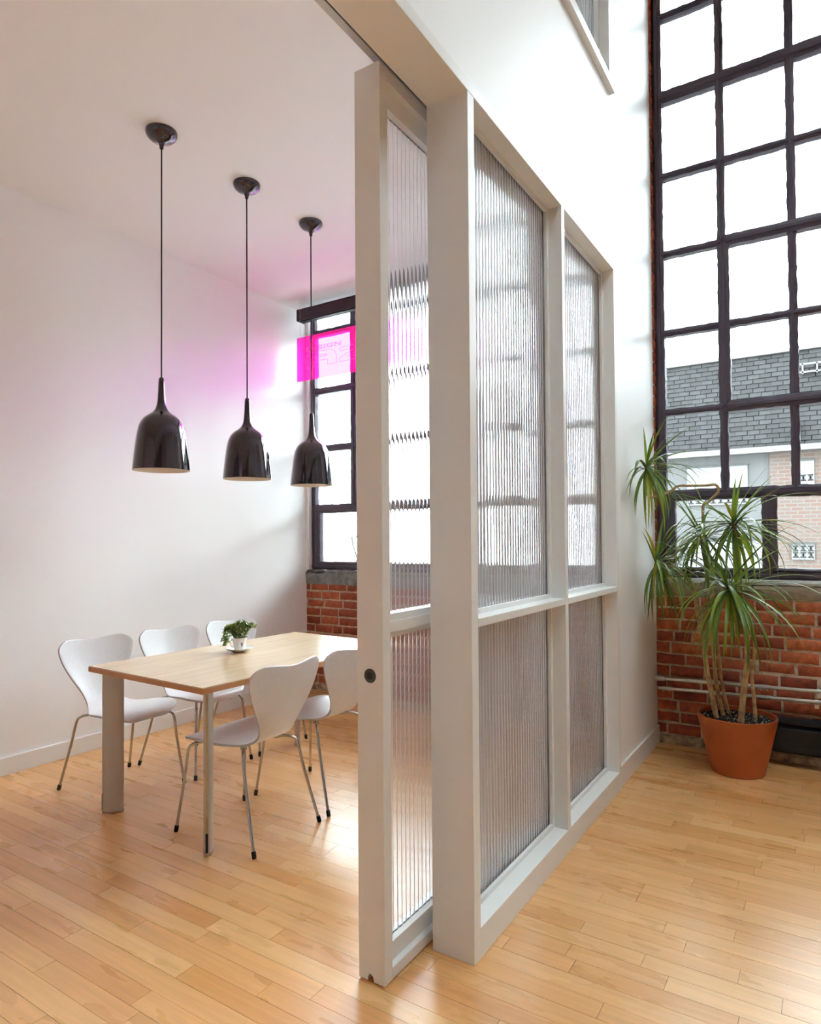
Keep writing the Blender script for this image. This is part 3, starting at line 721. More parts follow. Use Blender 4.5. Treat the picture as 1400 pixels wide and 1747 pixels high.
# ---- bent plywood chairs
def lerp_tab(tb, u):
    for (a, va), (b, vb) in zip(tb, tb[1:]):
        if u <= b:
            t = (u-a)/(b-a); i = [q[0] for q in tb].index(a)
            m0 = (vb-tb[i-1][1])/(b-tb[i-1][0]) if i > 0 else (vb-va)/(b-a)
            m1 = (tb[i+2][1]-va)/(tb[i+2][0]-a) if i+2 < len(tb) else (vb-va)/(b-a)
            h_ = b-a; return va*(2*t**3-3*t*t+1)+h_*m0*(t**3-2*t*t+t)+vb*(3*t*t-2*t**3)+h_*m1*(t**3-t*t)
    return tb[-1][1]
def chair_shell():
    side = smooth_path([(0.245, 0, 0.412), (0.232, 0, 0.434), (0.19, 0, 0.449), (0.11, 0, 0.451), (0.02, 0, 0.443), (-0.075, 0, 0.435), (-0.135, 0, 0.444),
                        (-0.178, 0, 0.473), (-0.208, 0, 0.525), (-0.236, 0, 0.592), (-0.261, 0, 0.664), (-0.281, 0, 0.736), (-0.296, 0, 0.808)], 8)
    d = [0]
    for a, b in zip(side, side[1:]): d.append(d[-1]+(b-a).length)
    LT = d[-1]
    def at(s_):
        s_ = max(0, min(LT, s_))
        for i in range(len(d)-1):
            if s_ <= d[i+1]:
                t = (s_-d[i])/(d[i+1]-d[i]); return side[i].lerp(side[i+1], t)
        return side[-1]
    # half width along the strip
    tb = [(0.0, 0.185), (0.08, 0.219), (0.16, 0.229), (0.24, 0.212), (0.33, 0.160), (0.40, 0.122), (0.45, 0.110), (0.51, 0.124), (0.60, 0.170), (0.68, 0.208), (0.74, 0.226), (LT, 0.229)]
    nu, nv = 72, 24; vs = []; fs = []
    for i in range(nu+1):
        u = i/nu
        # denser rows toward both ends
        s_ = LT*(u - 0.06*math.sin(2*PI*u)*0.9)
        wd_ = lerp_tab(tb, s_)
        rf = 0.10
        if s_ < rf: wd_ *= (1-(1-s_/rf)**2.6*0.62)
        rb = 0.055
        if LT-s_ < rb: k = 1-(LT-s_)/rb; wd_ *= math.sqrt(max(0, 1-k**2.4*0.45))
        for j in range(nv+1):
            t = -1+2*j/nv; v = wd_*t
            bk = max(0, min(1, (s_-0.36)/0.16)); bk = bk*bk*(3-2*bk)     # 1 on the back
            top = max(0, min(1, (s_-0.60)/(LT-0.60)))
            fr = max(0, 1-s_/0.12)
            lift = 0.013*top*top*(math.cos(PI*min(1, abs(t)*1.15))*-0.5)      # wavy top edge: a dip in the middle
            p = at(s_+lift - 0.010*fr*t*t) if True else None
            if s_+lift > LT: p = side[-1] + (side[-1]-side[-2]).normalized()*(s_+lift-LT)
            ww = v/0.23
            p = Vector((p.x + bk*0.046*ww*ww, v, p.z + (1-bk)*(0.007*ww*ww if s_ > 0.12 else 0.007*ww*ww*s_/0.12 - 0.006*fr*ww*ww)))
            vs.append(p)
    for i in range(nu):
        for j in range(nv): a = i*(nv+1)+j; fs.append((a, a+1, a+nv+2, a+nv+1))
    me = MB().add(vs, fs).mesh('shell', [M_CHAIR, M_PLYEDGE]); shade(me, 180); return me
def tube_path(pts, r, name, mat, parent, n=10, k=5):
    o = MB().tube(smooth_path(pts, k), r, n).build(name, mat, parent, smooth=60); return o
def make_chair():
    c = empty('dining_chair')
    sh = link('shell', chair_shell(), c)
    so = sh.modifiers.new('thick', 'SOLIDIFY'); so.thickness = 0.010; so.offset = 0; so.material_offset_rim = 1
    bv = sh.modifiers.new('bevel', 'BEVEL'); bv.width = 0.0025; bv.segments = 2; bv.limit_method = 'ANGLE'; bv.angle_limit = math.radians(50)
    MB().lathe([(0.06, 0.418), (0.075, 0.424), (0.075, 0.436)], 20, (0.03, 0, 0)).build('mount_plate', M_CHROME, c, smooth=30)
    for sx in (-1, 1):
        for sy in (-1, 1):
            x0 = 0.03
            lg = tube_path([(x0+0.01*sx, 0.012*sy, 0.418), (x0+0.07*sx, 0.065*sy, 0.419), (x0+0.135*sx, 0.135*sy, 0.416), (x0+0.168*sx, 0.165*sy, 0.405), (x0+0.184*sx, 0.178*sy, 0.375),
                            (0.02+0.205*sx, 0.190*sy, 0.25), (0.252*sx, 0.2145*sy, 0.022)], 0.0072, 'leg', M_CHROME, c)
            d = Vector((0.252*sx-(0.02+0.205*sx), 0.0245*sy, -0.228)).normalized(); e = Vector((0.252*sx, 0.2145*sy, 0.024))
            MB().tube([e-d*0.006, e, e+d*0.018, e+d*0.0235], [0.0095, 0.0105, 0.0105, 0.0095], 12).build('foot_cap', M_RUBBER, lg, smooth=40)
            cl = Vector((x0+0.11*sx, 0.108*sy, 0.424)); MB().box(cl.x-0.012, cl.x+0.012, cl.y-0.012, cl.y+0.012, 0.408, 0.440).build('bumper', M_LEG, lg, bevel=0.003)
    return c
def copy_tree(o, parent=None):
    c = o.copy(); COL.objects.link(c); c.parent = parent
    for ch in list(o.children): copy_tree(ch, c)
    return c
chair0 = make_chair()
spots = [((-3.356, 2.237), 0.0, 'white plywood chair against the wall side of the table, nearest the camera'),
         ((-3.334, 2.725), 0.01, 'white plywood chair on the wall side, middle of the three'),
         ((-3.328, 3.229), -0.01, 'white plywood chair on the wall side, farthest, partly behind the cup plant'),
         ((-2.370, 2.245), PI+0.01, 'white plywood chair with its back to the camera, right of the near table leg'),
         ((-2.372, 2.755), PI-0.01, 'white plywood chair partly hidden by the sliding door edge')]
for i, ((x, y), rz, lb) in enumerate(spots):
    c = chair0 if i == 0 else copy_tree(chair0)
    c.location = (x, y, 0); c.rotation_euler = (0, 0, rz); tag(c, lb, 'chair', 'white plywood chairs at the meeting table')

# ---- three bell pendants
def make_pendant():
    p = empty('pendant_lamp')
    zb = 1.735
    prof = [(0.1405, 0.0), (0.1412, 0.004), (0.138, 0.04), (0.1325, 0.09), (0.1245, 0.155), (0.119, 0.19), (0.112, 0.222), (0.103, 0.245), (0.091, 0.264), (0.076, 0.278), (0.060, 0.289), (0.046, 0.299), (0.035, 0.311), (0.0275, 0.325), (0.0225, 0.343), (0.0190, 0.37), (0.0165, 0.41), (0.0150, 0.455), (0.0135, 0.474), (0.008, 0.482), (0.0035, 0.484)]
    MB().lathe(prof, 56, (0, 0, zb), cap0=False).build('shade', M_LAMP, p, smooth=60)
    inn = [(0.1405, 0.0), (0.1385, 0.001), (0.135, 0.04), (0.1295, 0.09), (0.1215, 0.155), (0.115, 0.19), (0.106, 0.22), (0.09, 0.246), (0.06, 0.27), (0.0, 0.276)]
    MB().lathe(inn, 56, (0, 0, zb), cap0=False, cap1=False).build('lining', M_LAMPIN, p, smooth=60)
    MB().lathe([(0.018, 0.276), (0.018, 0.22), (0.026, 0.20), (0.03, 0.17), (0.024, 0.145), (0.0, 0.135)], 20, (0, 0, zb), cap0=False, cap1=False).build('bulb', M_CUP, p, smooth=60)
    MB().tube([(0, 0, zb+0.48), (0, 0, 2.6), (0, 0, CEIL-0.05)], 0.0038, 8).build('cord', M_CORD, p, smooth=60)
    MB().lathe([(0.0035, -0.092), (0.0095, -0.089), (0.0115, -0.076), (0.014, -0.064), (0.022, -0.055), (0.042, -0.049), (0.060, -0.040), (0.073, -0.027), (0.080, -0.012), (0.079, 0.0)], 40, (0, 0, CEIL)).build('canopy', M_LAMP, p, smooth=50)
    return p
pd0 = make_pendant()
for i, (x, y, lb) in enumerate([(-2.898, 2.150, 'black bell pendant lamp nearest the camera, largest of three'), (-2.902, 2.745, 'middle of the three black bell pendant lamps'), (-2.902, 3.318, 'farthest black bell pendant lamp, hanging before the window')]):
    c = pd0 if i == 0 else copy_tree(pd0)
    c.location = (x, y, 0); tag(c, lb, 'lamp', 'black bell pendants over the table')

# ---- cup plant on the table
cx_, cy_ = -2.868, 2.648
TZ = TH
sa = MB().lathe([(0.030, 0.0), (0.034, 0.003), (0.052, 0.008), (0.072, 0.017), (0.077, 0.021), (0.076, 0.0225), (0.07, 0.0195), (0.050, 0.011), (0.030, 0.0065), (0.0, 0.006)], 40, (0, 0, 0), cap1=False).build('saucer', M_CUP, smooth=60, loc=(cx_, cy_, TZ+0.0005))
tag(sa, 'small white china saucer under the cup on the table', 'saucer')
cupo = empty('potted_succulent', (cx_, cy_, TZ+0.0072)); tag(cupo, 'small trailing green plant in a white flowered cup on the table', 'potted plant')
MB().lathe([(0.024, 0.0), (0.027, 0.003), (0.031, 0.02), (0.037, 0.05), (0.0445, 0.072), (0.0455, 0.074), (0.044, 0.0735), (0.041, 0.066)], 40, cap1=False).build('cup', M_CUP, cupo, smooth=60)
MB().lathe([(0.0405, 0.064), (0.02, 0.067), (0.0, 0.068)], 24, cap0=False, cap1=False).build('soil', M_SOIL, cupo)
hd = MB().tube([(-0.031, -0.006, 0.018), (-0.048, -0.009, 0.016), (-0.060, -0.011, 0.030), (-0.060, -0.011, 0.048), (-0.050, -0.009, 0.058), (-0.038, -0.007, 0.056)], 0.0035, 8).build('handle', M_CUP, cupo, smooth=60)
# flower print: flat petals wrapped on the cup, facing the camera's side
def on_cup(a, z): r = 0.0315+(z-0.02)*0.2+0.0006; return Vector((r*math.cos(a), r*math.sin(a), z))
dm = MB(); dg = MB(); fa = math.atan2(-cy_, -cx_)+0.42
for k in range(7):
    a0 = fa+rng.uniform(-0.13, 0.13); z0 = 0.033+rng.uniform(-0.010, 0.013)
    q = [on_cup(a0+da, z0+dz) for da, dz in ((-0.09, 0.0), (0.0, -0.004), (0.09, 0.002), (0.02, 0.006))]; dm.add(q, [(0, 1, 2, 3)])
for k in range(7):
    a0 = fa+rng.uniform(-0.22, 0.22); z0 = 0.034+rng.uniform(-0.018, 0.02)
    q = [on_cup(a0+da, z0+dz) for da, dz in ((-0.05, 0.0), (0.0, -0.003), (0.05, 0.002), (0.01, 0.004))]; dg.add(q, [(0, 1, 2, 3)])
dm.build('flower_print', M_DECAL, cupo); dg.build('leaf_print', M_DECALG, cupo)
fo = MB(); stm = MB()
tips = [(-0.06, 0.005, 0.135), (-0.045, -0.03, 0.14), (-0.02, 0.02, 0.15), (0.0, -0.02, 0.155), (0.02, 0.02, 0.15), (0.035, 0.0, 0.16), (0.05, -0.01, 0.13), (0.055, 0.03, 0.125), (0.085, 0.03, 0.15), (0.075, 0.05, 0.13), (0.03, -0.035, 0.12), (-0.01, -0.045, 0.115), (-0.03, 0.04, 0.13), (0.02, 0.045, 0.14)]
trail = [(-0.085, -0.03, 0.03), (-0.095, -0.01, 0.05), (-0.08, -0.045, 0.055), (-0.09, -0.02, 0.02), (-0.075, -0.055, 0.025), (-0.10, -0.03, 0.07), (-0.07, -0.02, 0.04)]
def small_leaf(p, d, s_):
    d = d.normalized(); u = d.cross(Vector((0, 0, 1)));
    if u.length < 0.1: u = Vector((1, 0, 0))
    u.normalize(); n_ = u.cross(d)
    fo.add([p, p+d*s_*0.5+u*s_*0.42+n_*s_*0.1, p+d*s_, p+d*s_*0.5-u*s_*0.42+n_*s_*0.1], [(0, 1, 2), (0, 2, 3)])
for i, tp in enumerate(tips+trail):
    tp = Vector(tp); base = Vector((tp.x*0.3, tp.y*0.3, 0.066)); mid = (base+tp)/2+Vector((0, 0, 0.035 if i < len(tips) else 0.095))
    if i >= len(tips): mid = Vector((tp.x*0.72, tp.y*0.72, 0.13))
    path = smooth_path([base, mid, tp], 7); stm.tube(path, 0.0013, 5)
    for q in path[2:]:
        for k in range(3 if i < len(tips) else 4): small_leaf(q, Vector((rng.uniform(-1, 1), rng.uniform(-1, 1), rng.uniform(-0.3, 0.9))), rng.uniform(0.015, 0.025))
stm.build('stem_cluster', M_SMALLLEAF, cupo, smooth=60)
tag(fo.build('foliage', M_SMALLLEAF, cupo), kind='stuff')

# ---- plum blind cassette and magenta acrylic sign before the meeting room window
va = empty('roller_blind', (-2.7, 4.44, 3.345)); tag(va, 'dark plum roller blind cassette under the ceiling above the window', 'blind')
vb = MB().box(-1.31, 1.22, -0.045, 0.045, 0.0, 0.088).build('cassette', M_VAL, va, bevel=0.004)
MB().box(-1.31, 1.22, -0.05, 0.05, 0.088, 0.098).build('bracket_rail', M_VAL, va)
MB().box(-1.29, 1.20, -0.030, -0.018, -0.010, 0.0).build('bottom_bar', M_SLOT, va)
MB().box(-1.312, -1.306, -0.05, 0.05, -0.004, 0.092).build('end_cap', M_SLOT, va)
sg = empty('acrylic_sign', (-3.3, 4.396, 2.79)); tag(sg, 'translucent magenta acrylic sign with outline lettering hung before the window', 'sign')
SX0, SX1 = -4.012, -2.62
MB().box(SX0, SX1, 4.394, 4.399, 2.792, 3.186).build('acrylic_sheet', M_MAG).parent = sg
sg.children[0].matrix_parent_inverse = Matrix.Translation(-sg.location)
def sign_part(o): o.parent = sg; o.matrix_parent_inverse = Matrix.Translation(-sg.location); return o
GA = [(-3.905, 2.899), (-3.912, 2.99), (-3.888, 3.012), (-3.849, 3.028), (-3.779, 3.030), (-3.627, 3.028), (-3.582, 3.006), (-3.559, 2.976), (-3.559, 2.899), (-3.658, 2.899), (-3.657, 2.947), (-3.81, 2.948), (-3.811, 2.899)]
GA2 = [(-3.806, 2.976), (-3.787, 2.992), (-3.665, 2.993), (-3.657, 2.979), (-3.779, 2.976)]
GZ = [(-3.523, 3.024), (-3.272, 3.025), (-3.272, 2.989), (-3.443, 2.935), (-3.272, 2.936), (-3.273, 2.903), (-3.524, 2.903), (-3.523, 2.935), (-3.364, 2.989), (-3.457, 2.995), (-3.523, 2.995)]
for nm, G in (('letter_outline', GA), ('letter_counter', GA2), ('letter_outline', GZ)):
    sign_part(MB().tube([(x, 4.3925, z) for x, z in G], 0.0018, 5, closed=True).build(nm, M_ETCH))
fc = bpy.data.curves.new('lettering', 'FONT'); fc.body = 'DESIGN'; fc.size = 0.052; fc.fill_mode = 'NONE'; fc.bevel_depth = 0.0012; fc.bevel_resolution = 0; fc.resolution_u = 3
fc.space_character = 1.12; fc.materials.append(M_ETCH)
fo_ = bpy.data.objects.new('small_lettering', fc); COL.objects.link(fo_); fo_.rotation_euler = (PI/2, 0, 0); fo_.location = (-3.905, 4.392, 3.046); fo_.scale = (2.05, 1, 1)
bpy.context.view_layer.update()
tm = bpy.data.meshes.new_from_object(fo_.evaluated_get(bpy.context.evaluated_depsgraph_get())); fm = bpy.data.objects.new('small_lettering', tm); COL.objects.link(fm)
fm.rotation_euler = fo_.rotation_euler; fm.location = fo_.location; fm.scale = fo_.scale; bpy.data.objects.remove(fo_); fm.name = 'small_lettering'
sign_part(fm)
for x in (SX0+0.045, (SX0+SX1)/2, SX1-0.045):
    sign_part(MB().tube([(x, 4.388, 3.17), (x, 4.386, 3.3), (x, 4.386, CEIL)], 0.0011, 5).build('hanging_wire', M_PIPE))

# ================================================================== HALL THINGS
# ---- conduits along the brick
def conduit(name, z, label, x0, clamps):
    p = empty(name, (x0, 4.575, z)); tag(p, label, 'pipe', 'steel conduits along the brick wall')
    MB().tube([(0, 0, 0), (1, 0, 0.022), (5.0, 0, 0.11)], 0.0115, 12).build('tube', M_PIPE, p, smooth=60)
    for cxp in clamps:
        zc = cxp*0.022
        MB().tube([(cxp-0.035, 0, zc-0.0008), (cxp+0.035, 0, zc+0.0008)], 0.0145, 12).build('coupling', M_PIPE, p, smooth=40)
        for s_ in (-0.018, 0.018): MB().lathe([(0.004, 0), (0.004, -0.022), (0.0, -0.023)], 8, (cxp+s_, 0, zc), cap1=False).build('screw', M_PIPE, p)
    cl = 0.895
    MB().tube([(cl-0.008, 0, cl*0.022), (cl+0.008, 0, cl*0.022)], 0.0165, 12).build('clamp', M_PIPE, p, smooth=40)
    MB().box(cl-0.012, cl+0.012, -0.004, 0.055, cl*0.022-0.042, cl*0.022-0.012).build('clamp_ear', M_PIPE, p, bevel=0.004)
    return p
c1 = conduit('steel_conduit', 0.437, 'upper galvanised conduit on the brick wall behind the potted plant', PX1+0.03, [0.61])
MB().tube([(-0.03, 0, 0), (-0.012, 0, 0), (0.0, 0, 0), (0.03, 0, 0)], [0.019, 0.019, 0.0165, 0.0165], 12).build('wall_fitting', M_PIPE, c1, smooth=40)
c2 = conduit('steel_conduit', 0.374, 'lower galvanised conduit on the brick wall behind the potted plant', PX1+0.02, [0.05, 0.62])
# ---- black baseboard heater
h = empty('baseboard_heater', (1.2, 4.56, 0.085)); tag(h, 'long black baseboard heater at the foot of the brick wall', 'heater')
pr = [(-0.052, 0.0), (0.055, 0.0), (0.055, 0.195), (0.0, 0.195), (-0.02, 0.185), (-0.02, 0.162), (-0.055, 0.145), (-0.055, 0.03)]
MB().prism(pr[::-1], 'x', -1.64, 3.0).build('casing', M_HEATER, h, bevel=0.003)
MB().prism([(-0.066, 0.012), (-0.05, 0.0), (-0.05, 0.034), (-0.066, 0.038)], 'x', -1.64, 3.0).build('lower_lip', M_HEATER, h)
MB().prism([(-0.05, 0.176), (-0.018, 0.19), (-0.018, 0.198), (-0.05, 0.184)], 'x', -1.64, 3.0).build('damper', M_HEATER, h)

# ---- dracaena in terracotta pot
PC = Vector((-0.480, 4.285, 0))
pl = empty('potted_dracaena', PC); tag(pl, 'tall dracaena with arching leaves in a terracotta pot by the brick wall', 'potted plant')
def child(o): o.parent = pl; o.matrix_parent_inverse = Matrix.Translation(-PC); return o
MB().lathe([(0.128, 0.0), (0.141, 0.003), (0.145, 0.010), (0.175, 0.145), (0.207, 0.29), (0.213, 0.322), (0.214, 0.331), (0.209, 0.334), (0.203, 0.331), (0.199, 0.300)], 56, cap1=False).build('pot', M_POT, pl, smooth=50)
sm = MB(); nr, na = 9, 40; vs = [(0, 0, 0.308)]; fs = []
for i in range(1, nr+1):
    for k in range(na): a = 2*PI*k/na; r = 0.201*i/nr; vs.append((r*math.cos(a), r*math.sin(a), 0.306+rng.uniform(-0.007, 0.009)))
for k in range(na): fs.append((0, 1+k, 1+(k+1) % na))
for i in range(nr-1):
    for k in range(na): fs.append((1+i*na+k, 1+(i+1)*na+k, 1+(i+1)*na+(k+1) % na, 1+i*na+(k+1) % na))
sm.add(vs, fs).build('soil', M_SOIL, pl, smooth=180)
pe = MB()
for k in range(170):
    a = rng.uniform(0, 2*PI); r = 0.192*math.sqrt(rng.random()); s_ = rng.uniform(0.0015, 0.004)
    c = Vector((r*math.cos(a), r*math.sin(a), 0.311+rng.uniform(0, 0.005)))
    pe.add([c+Vector(q)*s_ for q in ((1, 0, 0), (-1, 0.2, 0), (0, 1, 0.1), (0, -1, 0), (0, 0, 1), (0, 0, -1))], [(0, 2, 4), (2, 1, 4), (1, 3, 4), (3, 0, 4), (2, 0, 5), (1, 2, 5), (3, 1, 5), (0, 3, 5)])
tag(pe.build('perlite', M_PERLITE, pl), kind='stuff')
stems = [
 ([(-0.585, 4.26, 0.295), (-0.612, 4.26, 0.454), (-0.637, 4.27, 0.589), (-0.657, 4.28, 0.76), (-0.687, 4.28, 0.933), (-0.705, 4.27, 1.06), (-0.773, 4.22, 1.17), (-0.885, 4.15, 1.225)], 0.0165, 0.009),
 ([(-0.556, 4.33, 0.295), (-0.592, 4.33, 0.478), (-0.607, 4.34, 0.686), (-0.612, 4.35, 0.862), (-0.62, 4.36, 1.074), (-0.644, 4.36, 1.253), (-0.675, 4.36, 1.393)], 0.013, 0.009),
 ([(-0.453, 4.22, 0.300), (-0.435, 4.22, 0.483), (-0.415, 4.22, 0.653), (-0.415, 4.22, 0.821), (-0.44, 4.23, 1.054), (-0.455, 4.22, 1.258), (-0.476, 4.22, 1.452)], 0.0185, 0.010),
 ([(-0.379, 4.27, 0.300), (-0.389, 4.27, 0.462), (-0.397, 4.27, 0.579), (-0.377, 4.25, 0.752), (-0.404, 4.2, 0.891), (-0.457, 4.13, 1.011), (-0.492, 4.1, 1.088)], 0.0105, 0.008),
 ([(-0.53, 4.38, 0.292), (-0.572, 4.38, 0.506), (-0.594, 4.38, 0.788), (-0.617, 4.38, 1.073), (-0.627, 4.38, 1.252), (-0.655, 4.38, 1.393), (-0.66, 4.38, 1.559), (-0.632, 4.38, 1.587), (-0.571, 4.37, 1.649), (-0.585, 4.36, 1.692), (-0.632, 4.34, 1.689), (-0.72, 4.25, 1.685), (-0.771, 4.2, 1.683), (-0.808, 4.16, 1.651), (-0.895, 4.1, 1.616), (-0.93, 4.06, 1.661), (-0.920, 4.05, 1.797)], 0.010, 0.0068)]
for pts, r0, r1 in stems:
    path = smooth_path(pts, 7); n = len(path)
    rs = [(r0+(r1-r0)*i/(n-1))*(1+0.07*math.sin(i*2.3)) for i in range(n)]
    child(MB().tube(path, rs, 10).build('stem', M_BARK, smooth=60))
# leaf blades: shared meshes, each with its own launch angle and droop
def blade(elev, droop, length, width):
    n = 10; p = Vector((0, 0, 0)); a = elev; st = length/n; rows = []
    for i in range(n+1):
        t = i/n
        w = width*min(1, (0.42+t*2.6))*(1-max(0, (t-0.30)/0.70)**1.5)
        nrm = Vector((-math.sin(a), 0, math.cos(a)))
        rows.append((p + Vector((0, w/2, 0))+nrm*w*0.16, p.copy(), p + Vector((0, -w/2, 0))+nrm*w*0.16))
        a -= droop*(0.35+1.3*t)/n*(1 if a > -1.45 else 0.0)
        p = p + Vector((math.cos(a), 0, math.sin(a)))*st
    vs = [q for r in rows for q in r]; fs = []
    for i in range(n):
        b = i*3; fs += [(b, b+3, b+4, b+1), (b+1, b+4, b+5, b+2)]
    me = MB().add(vs, fs).mesh('leaf', M_LEAF); shade(me, 180)
    return me, p.copy()
BL = []
for e_, d_, l_, w_ in [(1.35, 0.25, 0.36, 0.026), (1.1, 0.4, 0.42, 0.025), (0.85, 0.5, 0.44, 0.024), (0.75, 1.0, 0.48, 0.024), (0.5, 0.7, 0.46, 0.023), (0.40, 1.5, 0.50, 0.023), (0.2, 0.9, 0.48, 0.022), (0.05, 1.5, 0.50, 0.024), (-0.1, 1.0, 0.48, 0.024), (-0.4, 1.3, 0.48, 0.025), (-0.7, 1.1, 0.46, 0.025), (-0.95, 0.7, 0.46, 0.026)]:
    BL.append(blade(e_, d_, l_, w_))
crowns = [((-0.476, 4.22, 1.452), 64, 1.0, range(0, 12)), ((-0.492, 4.10, 1.088), 70, 1.08, range(0, 12)), ((-0.889, 4.15, 1.228), 50, 0.88, range(0, 12)), ((-0.920, 4.05, 1.797), 44, 0.84, range(0, 12)), ((-0.675, 4.36, 1.393), 38, 0.95, range(0, 11))]
wts = [1.2, 2, 2.5, 3.5, 3.5, 5, 5, 6, 6, 7, 7, 7]
for c, n, sc, rg in crowns:
    made = 0; tries = 0; az = rng.uniform(0, 6)
    while made < n and tries < 4000:
        tries += 1
        k = rng.choices(list(rg), [wts[i] for i in rg])[0]; me, tip = BL[k]
        az += 2.399; a = az+rng.uniform(-0.3, 0.3); s_ = sc*rng.uniform(0.78, 1.12)
        tx, ty = c[0]+math.cos(a)*tip.x*s_, c[1]+math.sin(a)*tip.x*s_
        mx_ = c[0]+math.cos(a)*tip.x*s_*1.05
        if mx_ < PX1+0.03 or ty > WY-0.06: continue
        link('leaf', me, None, loc=Vector(c)+Vector((0, 0, rng.uniform(-0.035, 0.015))), rot=(rng.uniform(-0.12, 0.12), rng.uniform(-0.1, 0.1), a), scale=(s_, s_*rng.uniform(0.72, 0.98), s_))
        child(bpy.context.scene.collection.objects[-1]); made += 1

# ================================================================== OUTDOORS
gr = MB().box(-60, 60, 4.95, 80, -3.2, -3.0).build('ground', M_GROUND); struct(gr, 'pale yard outside below the windows', 'ground')
FY = 16.0
nb = empty('neighbour_building', (-1.5, FY, -3.0)); tag(nb, 'neighbouring house with grey shingled mansard seen through the tall window', 'building')
def nbp(o): o.parent = nb; o.matrix_parent_inverse = Matrix.Translation(-nb.location); return o
nbp(MB().box(-3.5, -1.08, FY, FY+6, -3.0, 3.17).build('stucco_wall', M_STUCCO))
nbp(MB().box(-1.08, 9, FY-0.04, FY+6, -3.0, 3.17).build('brick_wall', M_FARBRICK))
nbp(MB().box(-3.5, 9, FY-0.30, FY+0.2, 3.17, 3.29).build('cornice', M_CORNICE))
SLP = 0.22      # the mansard leans back by this much per metre
mans = MB().add([(-3.5, FY-0.05, 3.28), (9, FY-0.05, 3.28), (9, FY-0.05+2.12*SLP, 5.40), (-3.5, FY-0.05+2.12*SLP, 5.40), (9, FY+5, 5.40), (-3.5, FY+5, 5.40)], [(0, 1, 2, 3), (3, 2, 4, 5)])
nbp(mans.build('mansard', M_FELT))
nbp(MB().box(-3.5, 9, FY+2.12*SLP-0.12, FY+2.12*SLP+0.1, 5.40, 5.47).build('ridge_trim', M_CORNICE))
SHW, SHH = 0.236, 0.106
shm = MB().add([(-SHW/2+0.007, -0.016, 0.006), (SHW/2-0.007, -0.016, 0.006), (SHW/2-0.007, 0.0, SHH+0.004), (-SHW/2+0.007, 0.0, SHH+0.004), (-SHW/2+0.007, 0.008, 0.006), (SHW/2-0.007, 0.008, 0.006)], [(0, 1, 2, 3), (4, 5, 1, 0), (4, 0, 3), (1, 5, 2)]).mesh('shingle', M_SHINGLE)
srest = MB(); cnt = 0
for r in range(20):
    z = 3.28+r*SHH; yy = FY-0.05+(z-3.28)*SLP-0.004
    x = -3.38+(r % 2)*SHW/2+rng.uniform(-0.03, 0.03)
    while x < 9:
        P = Vector((x+rng.uniform(-0.006, 0.006), yy, z+rng.uniform(-0.004, 0.004)))
        if -3.35 < x < 0.05 and cnt < 300:
            nbp(link('shingle', shm, None, loc=P, rot=(-math.atan(SLP), 0, 0))); cnt += 1
        else:
            R_ = Matrix.Rotation(-math.atan(SLP), 3, 'X'); srest.add([R_ @ v.co + P for v in shm.vertices], [tuple(p.vertices) for p in shm.polygons])
        x += SHW
tag(nbp(srest.build('shingle_field', M_SHINGLE)), kind='stuff')
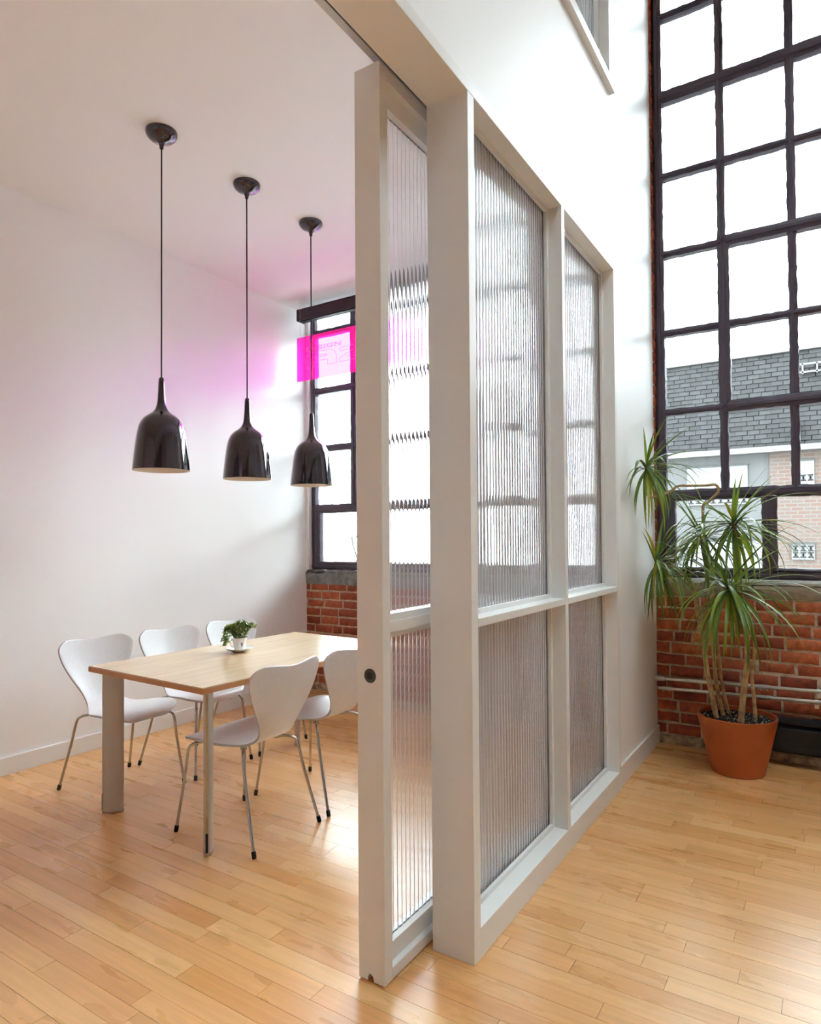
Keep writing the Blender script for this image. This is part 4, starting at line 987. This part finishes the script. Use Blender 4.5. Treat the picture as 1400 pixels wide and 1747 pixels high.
def far_window(x0, x1, z0, z1, wall_y, blocks=None):
    w = nbp(MB().box(x0, x1, wall_y-0.05, wall_y+0.02, z0, z1).build('window', M_SHUT))
    MB().box(x0-0.02, x1+0.02, wall_y-0.07, wall_y, z1, z1+0.035).build('lintel', M_BLOCKD, w)
    if blocks:
        nx, nz, bz0, bz1 = blocks; m = None
        for i in range(nx):
            for j in range(nz):
                a = x0+(x1-x0)*i/nx; b = x0+(x1-x0)*(i+1)/nx; c = bz0+(bz1-bz0)*j/nz; d = bz0+(bz1-bz0)*(j+1)/nz
                g_ = (b-a)*0.10; q = MB(); cx2, cz2 = (a+b)/2, (c+d)/2; hw_, hh_ = (b-a)/2-g_, (d-c)/2-g_; y_ = wall_y-0.058
                for s_ in (-1, 1):
                    q.box(cx2-hw_, cx2+hw_, y_, y_+0.01, cz2+s_*hh_*0.9-0.01, cz2+s_*hh_*0.9+0.01)
                    q.add([(cx2-hw_, y_, cz2-s_*hh_), (cx2-hw_+0.03, y_, cz2-s_*hh_), (cx2+hw_, y_, cz2+s_*hh_), (cx2+hw_-0.03, y_, cz2+s_*hh_)], [(0, 1, 2, 3)])
                q.box(cx2-0.012, cx2+0.012, y_, y_+0.01, cz2-hh_, cz2+hh_)
                q.build('screen_block', M_BLOCKD, w)
    return w
far_window(-2.73, -1.50, 2.10, 2.945, FY, (8, 1, 2.12, 2.25))
far_window(-0.525, -0.265, 2.35, 2.96, FY-0.04, (2, 1, 2.53, 2.68))
far_window(-0.69, -0.28, 0.90, 1.22, FY-0.04, (3, 2, 0.93, 1.20))
far_window(-2.73, -1.2, 0.45, 1.3, FY)
far_window(0.9, 2.1, 2.0, 2.9, FY-0.04)
# snow guard rail and vent on the mansard
gd = MB()
for zz in (4.86, 5.03): gd.box(-0.50, 0.6, FY+0.20, FY+0.23, zz, zz+0.035)
for xx in (-0.46, -0.2, 0.06, 0.32): gd.box(xx, xx+0.03, FY+0.20, FY+0.40, 4.84, 5.06)
nbp(gd.build('snow_guard', M_SHUT))
nbp(MB().box(-0.60, -0.50, FY-0.12, FY+0.1, 3.36, 3.75).build('vent_box', M_CORNICE))
# bare tree beyond the meeting room window
tree = empty('bare_tree', (-12.9, 16.0, -3.0)); tag(tree, 'bare pale tree outside the meeting room window', 'tree')
tw = MB(); rt_ = random.Random(11)
def grow(p, d, ln, r, dep):
    e = p+d*ln; tw.tube([p, (p+e)/2+Vector((rt_.uniform(-1, 1), rt_.uniform(-1, 1), 0))*ln*0.05, e], [r, r*0.85, r*0.7], 5)
    if dep == 0: return
    for k in range(3):
        nd = (d+Vector((rt_.uniform(-1, 1), rt_.uniform(-1, 1), rt_.uniform(-0.2, 0.7)))*0.75).normalized(); grow(e, nd, ln*rt_.uniform(0.62, 0.8), r*0.62, dep-1)
grow(Vector((0, 0, 0)), Vector((0, 0, 1)), 2.0, 0.09, 5)
tw.build('branches', M_TWIG, tree)
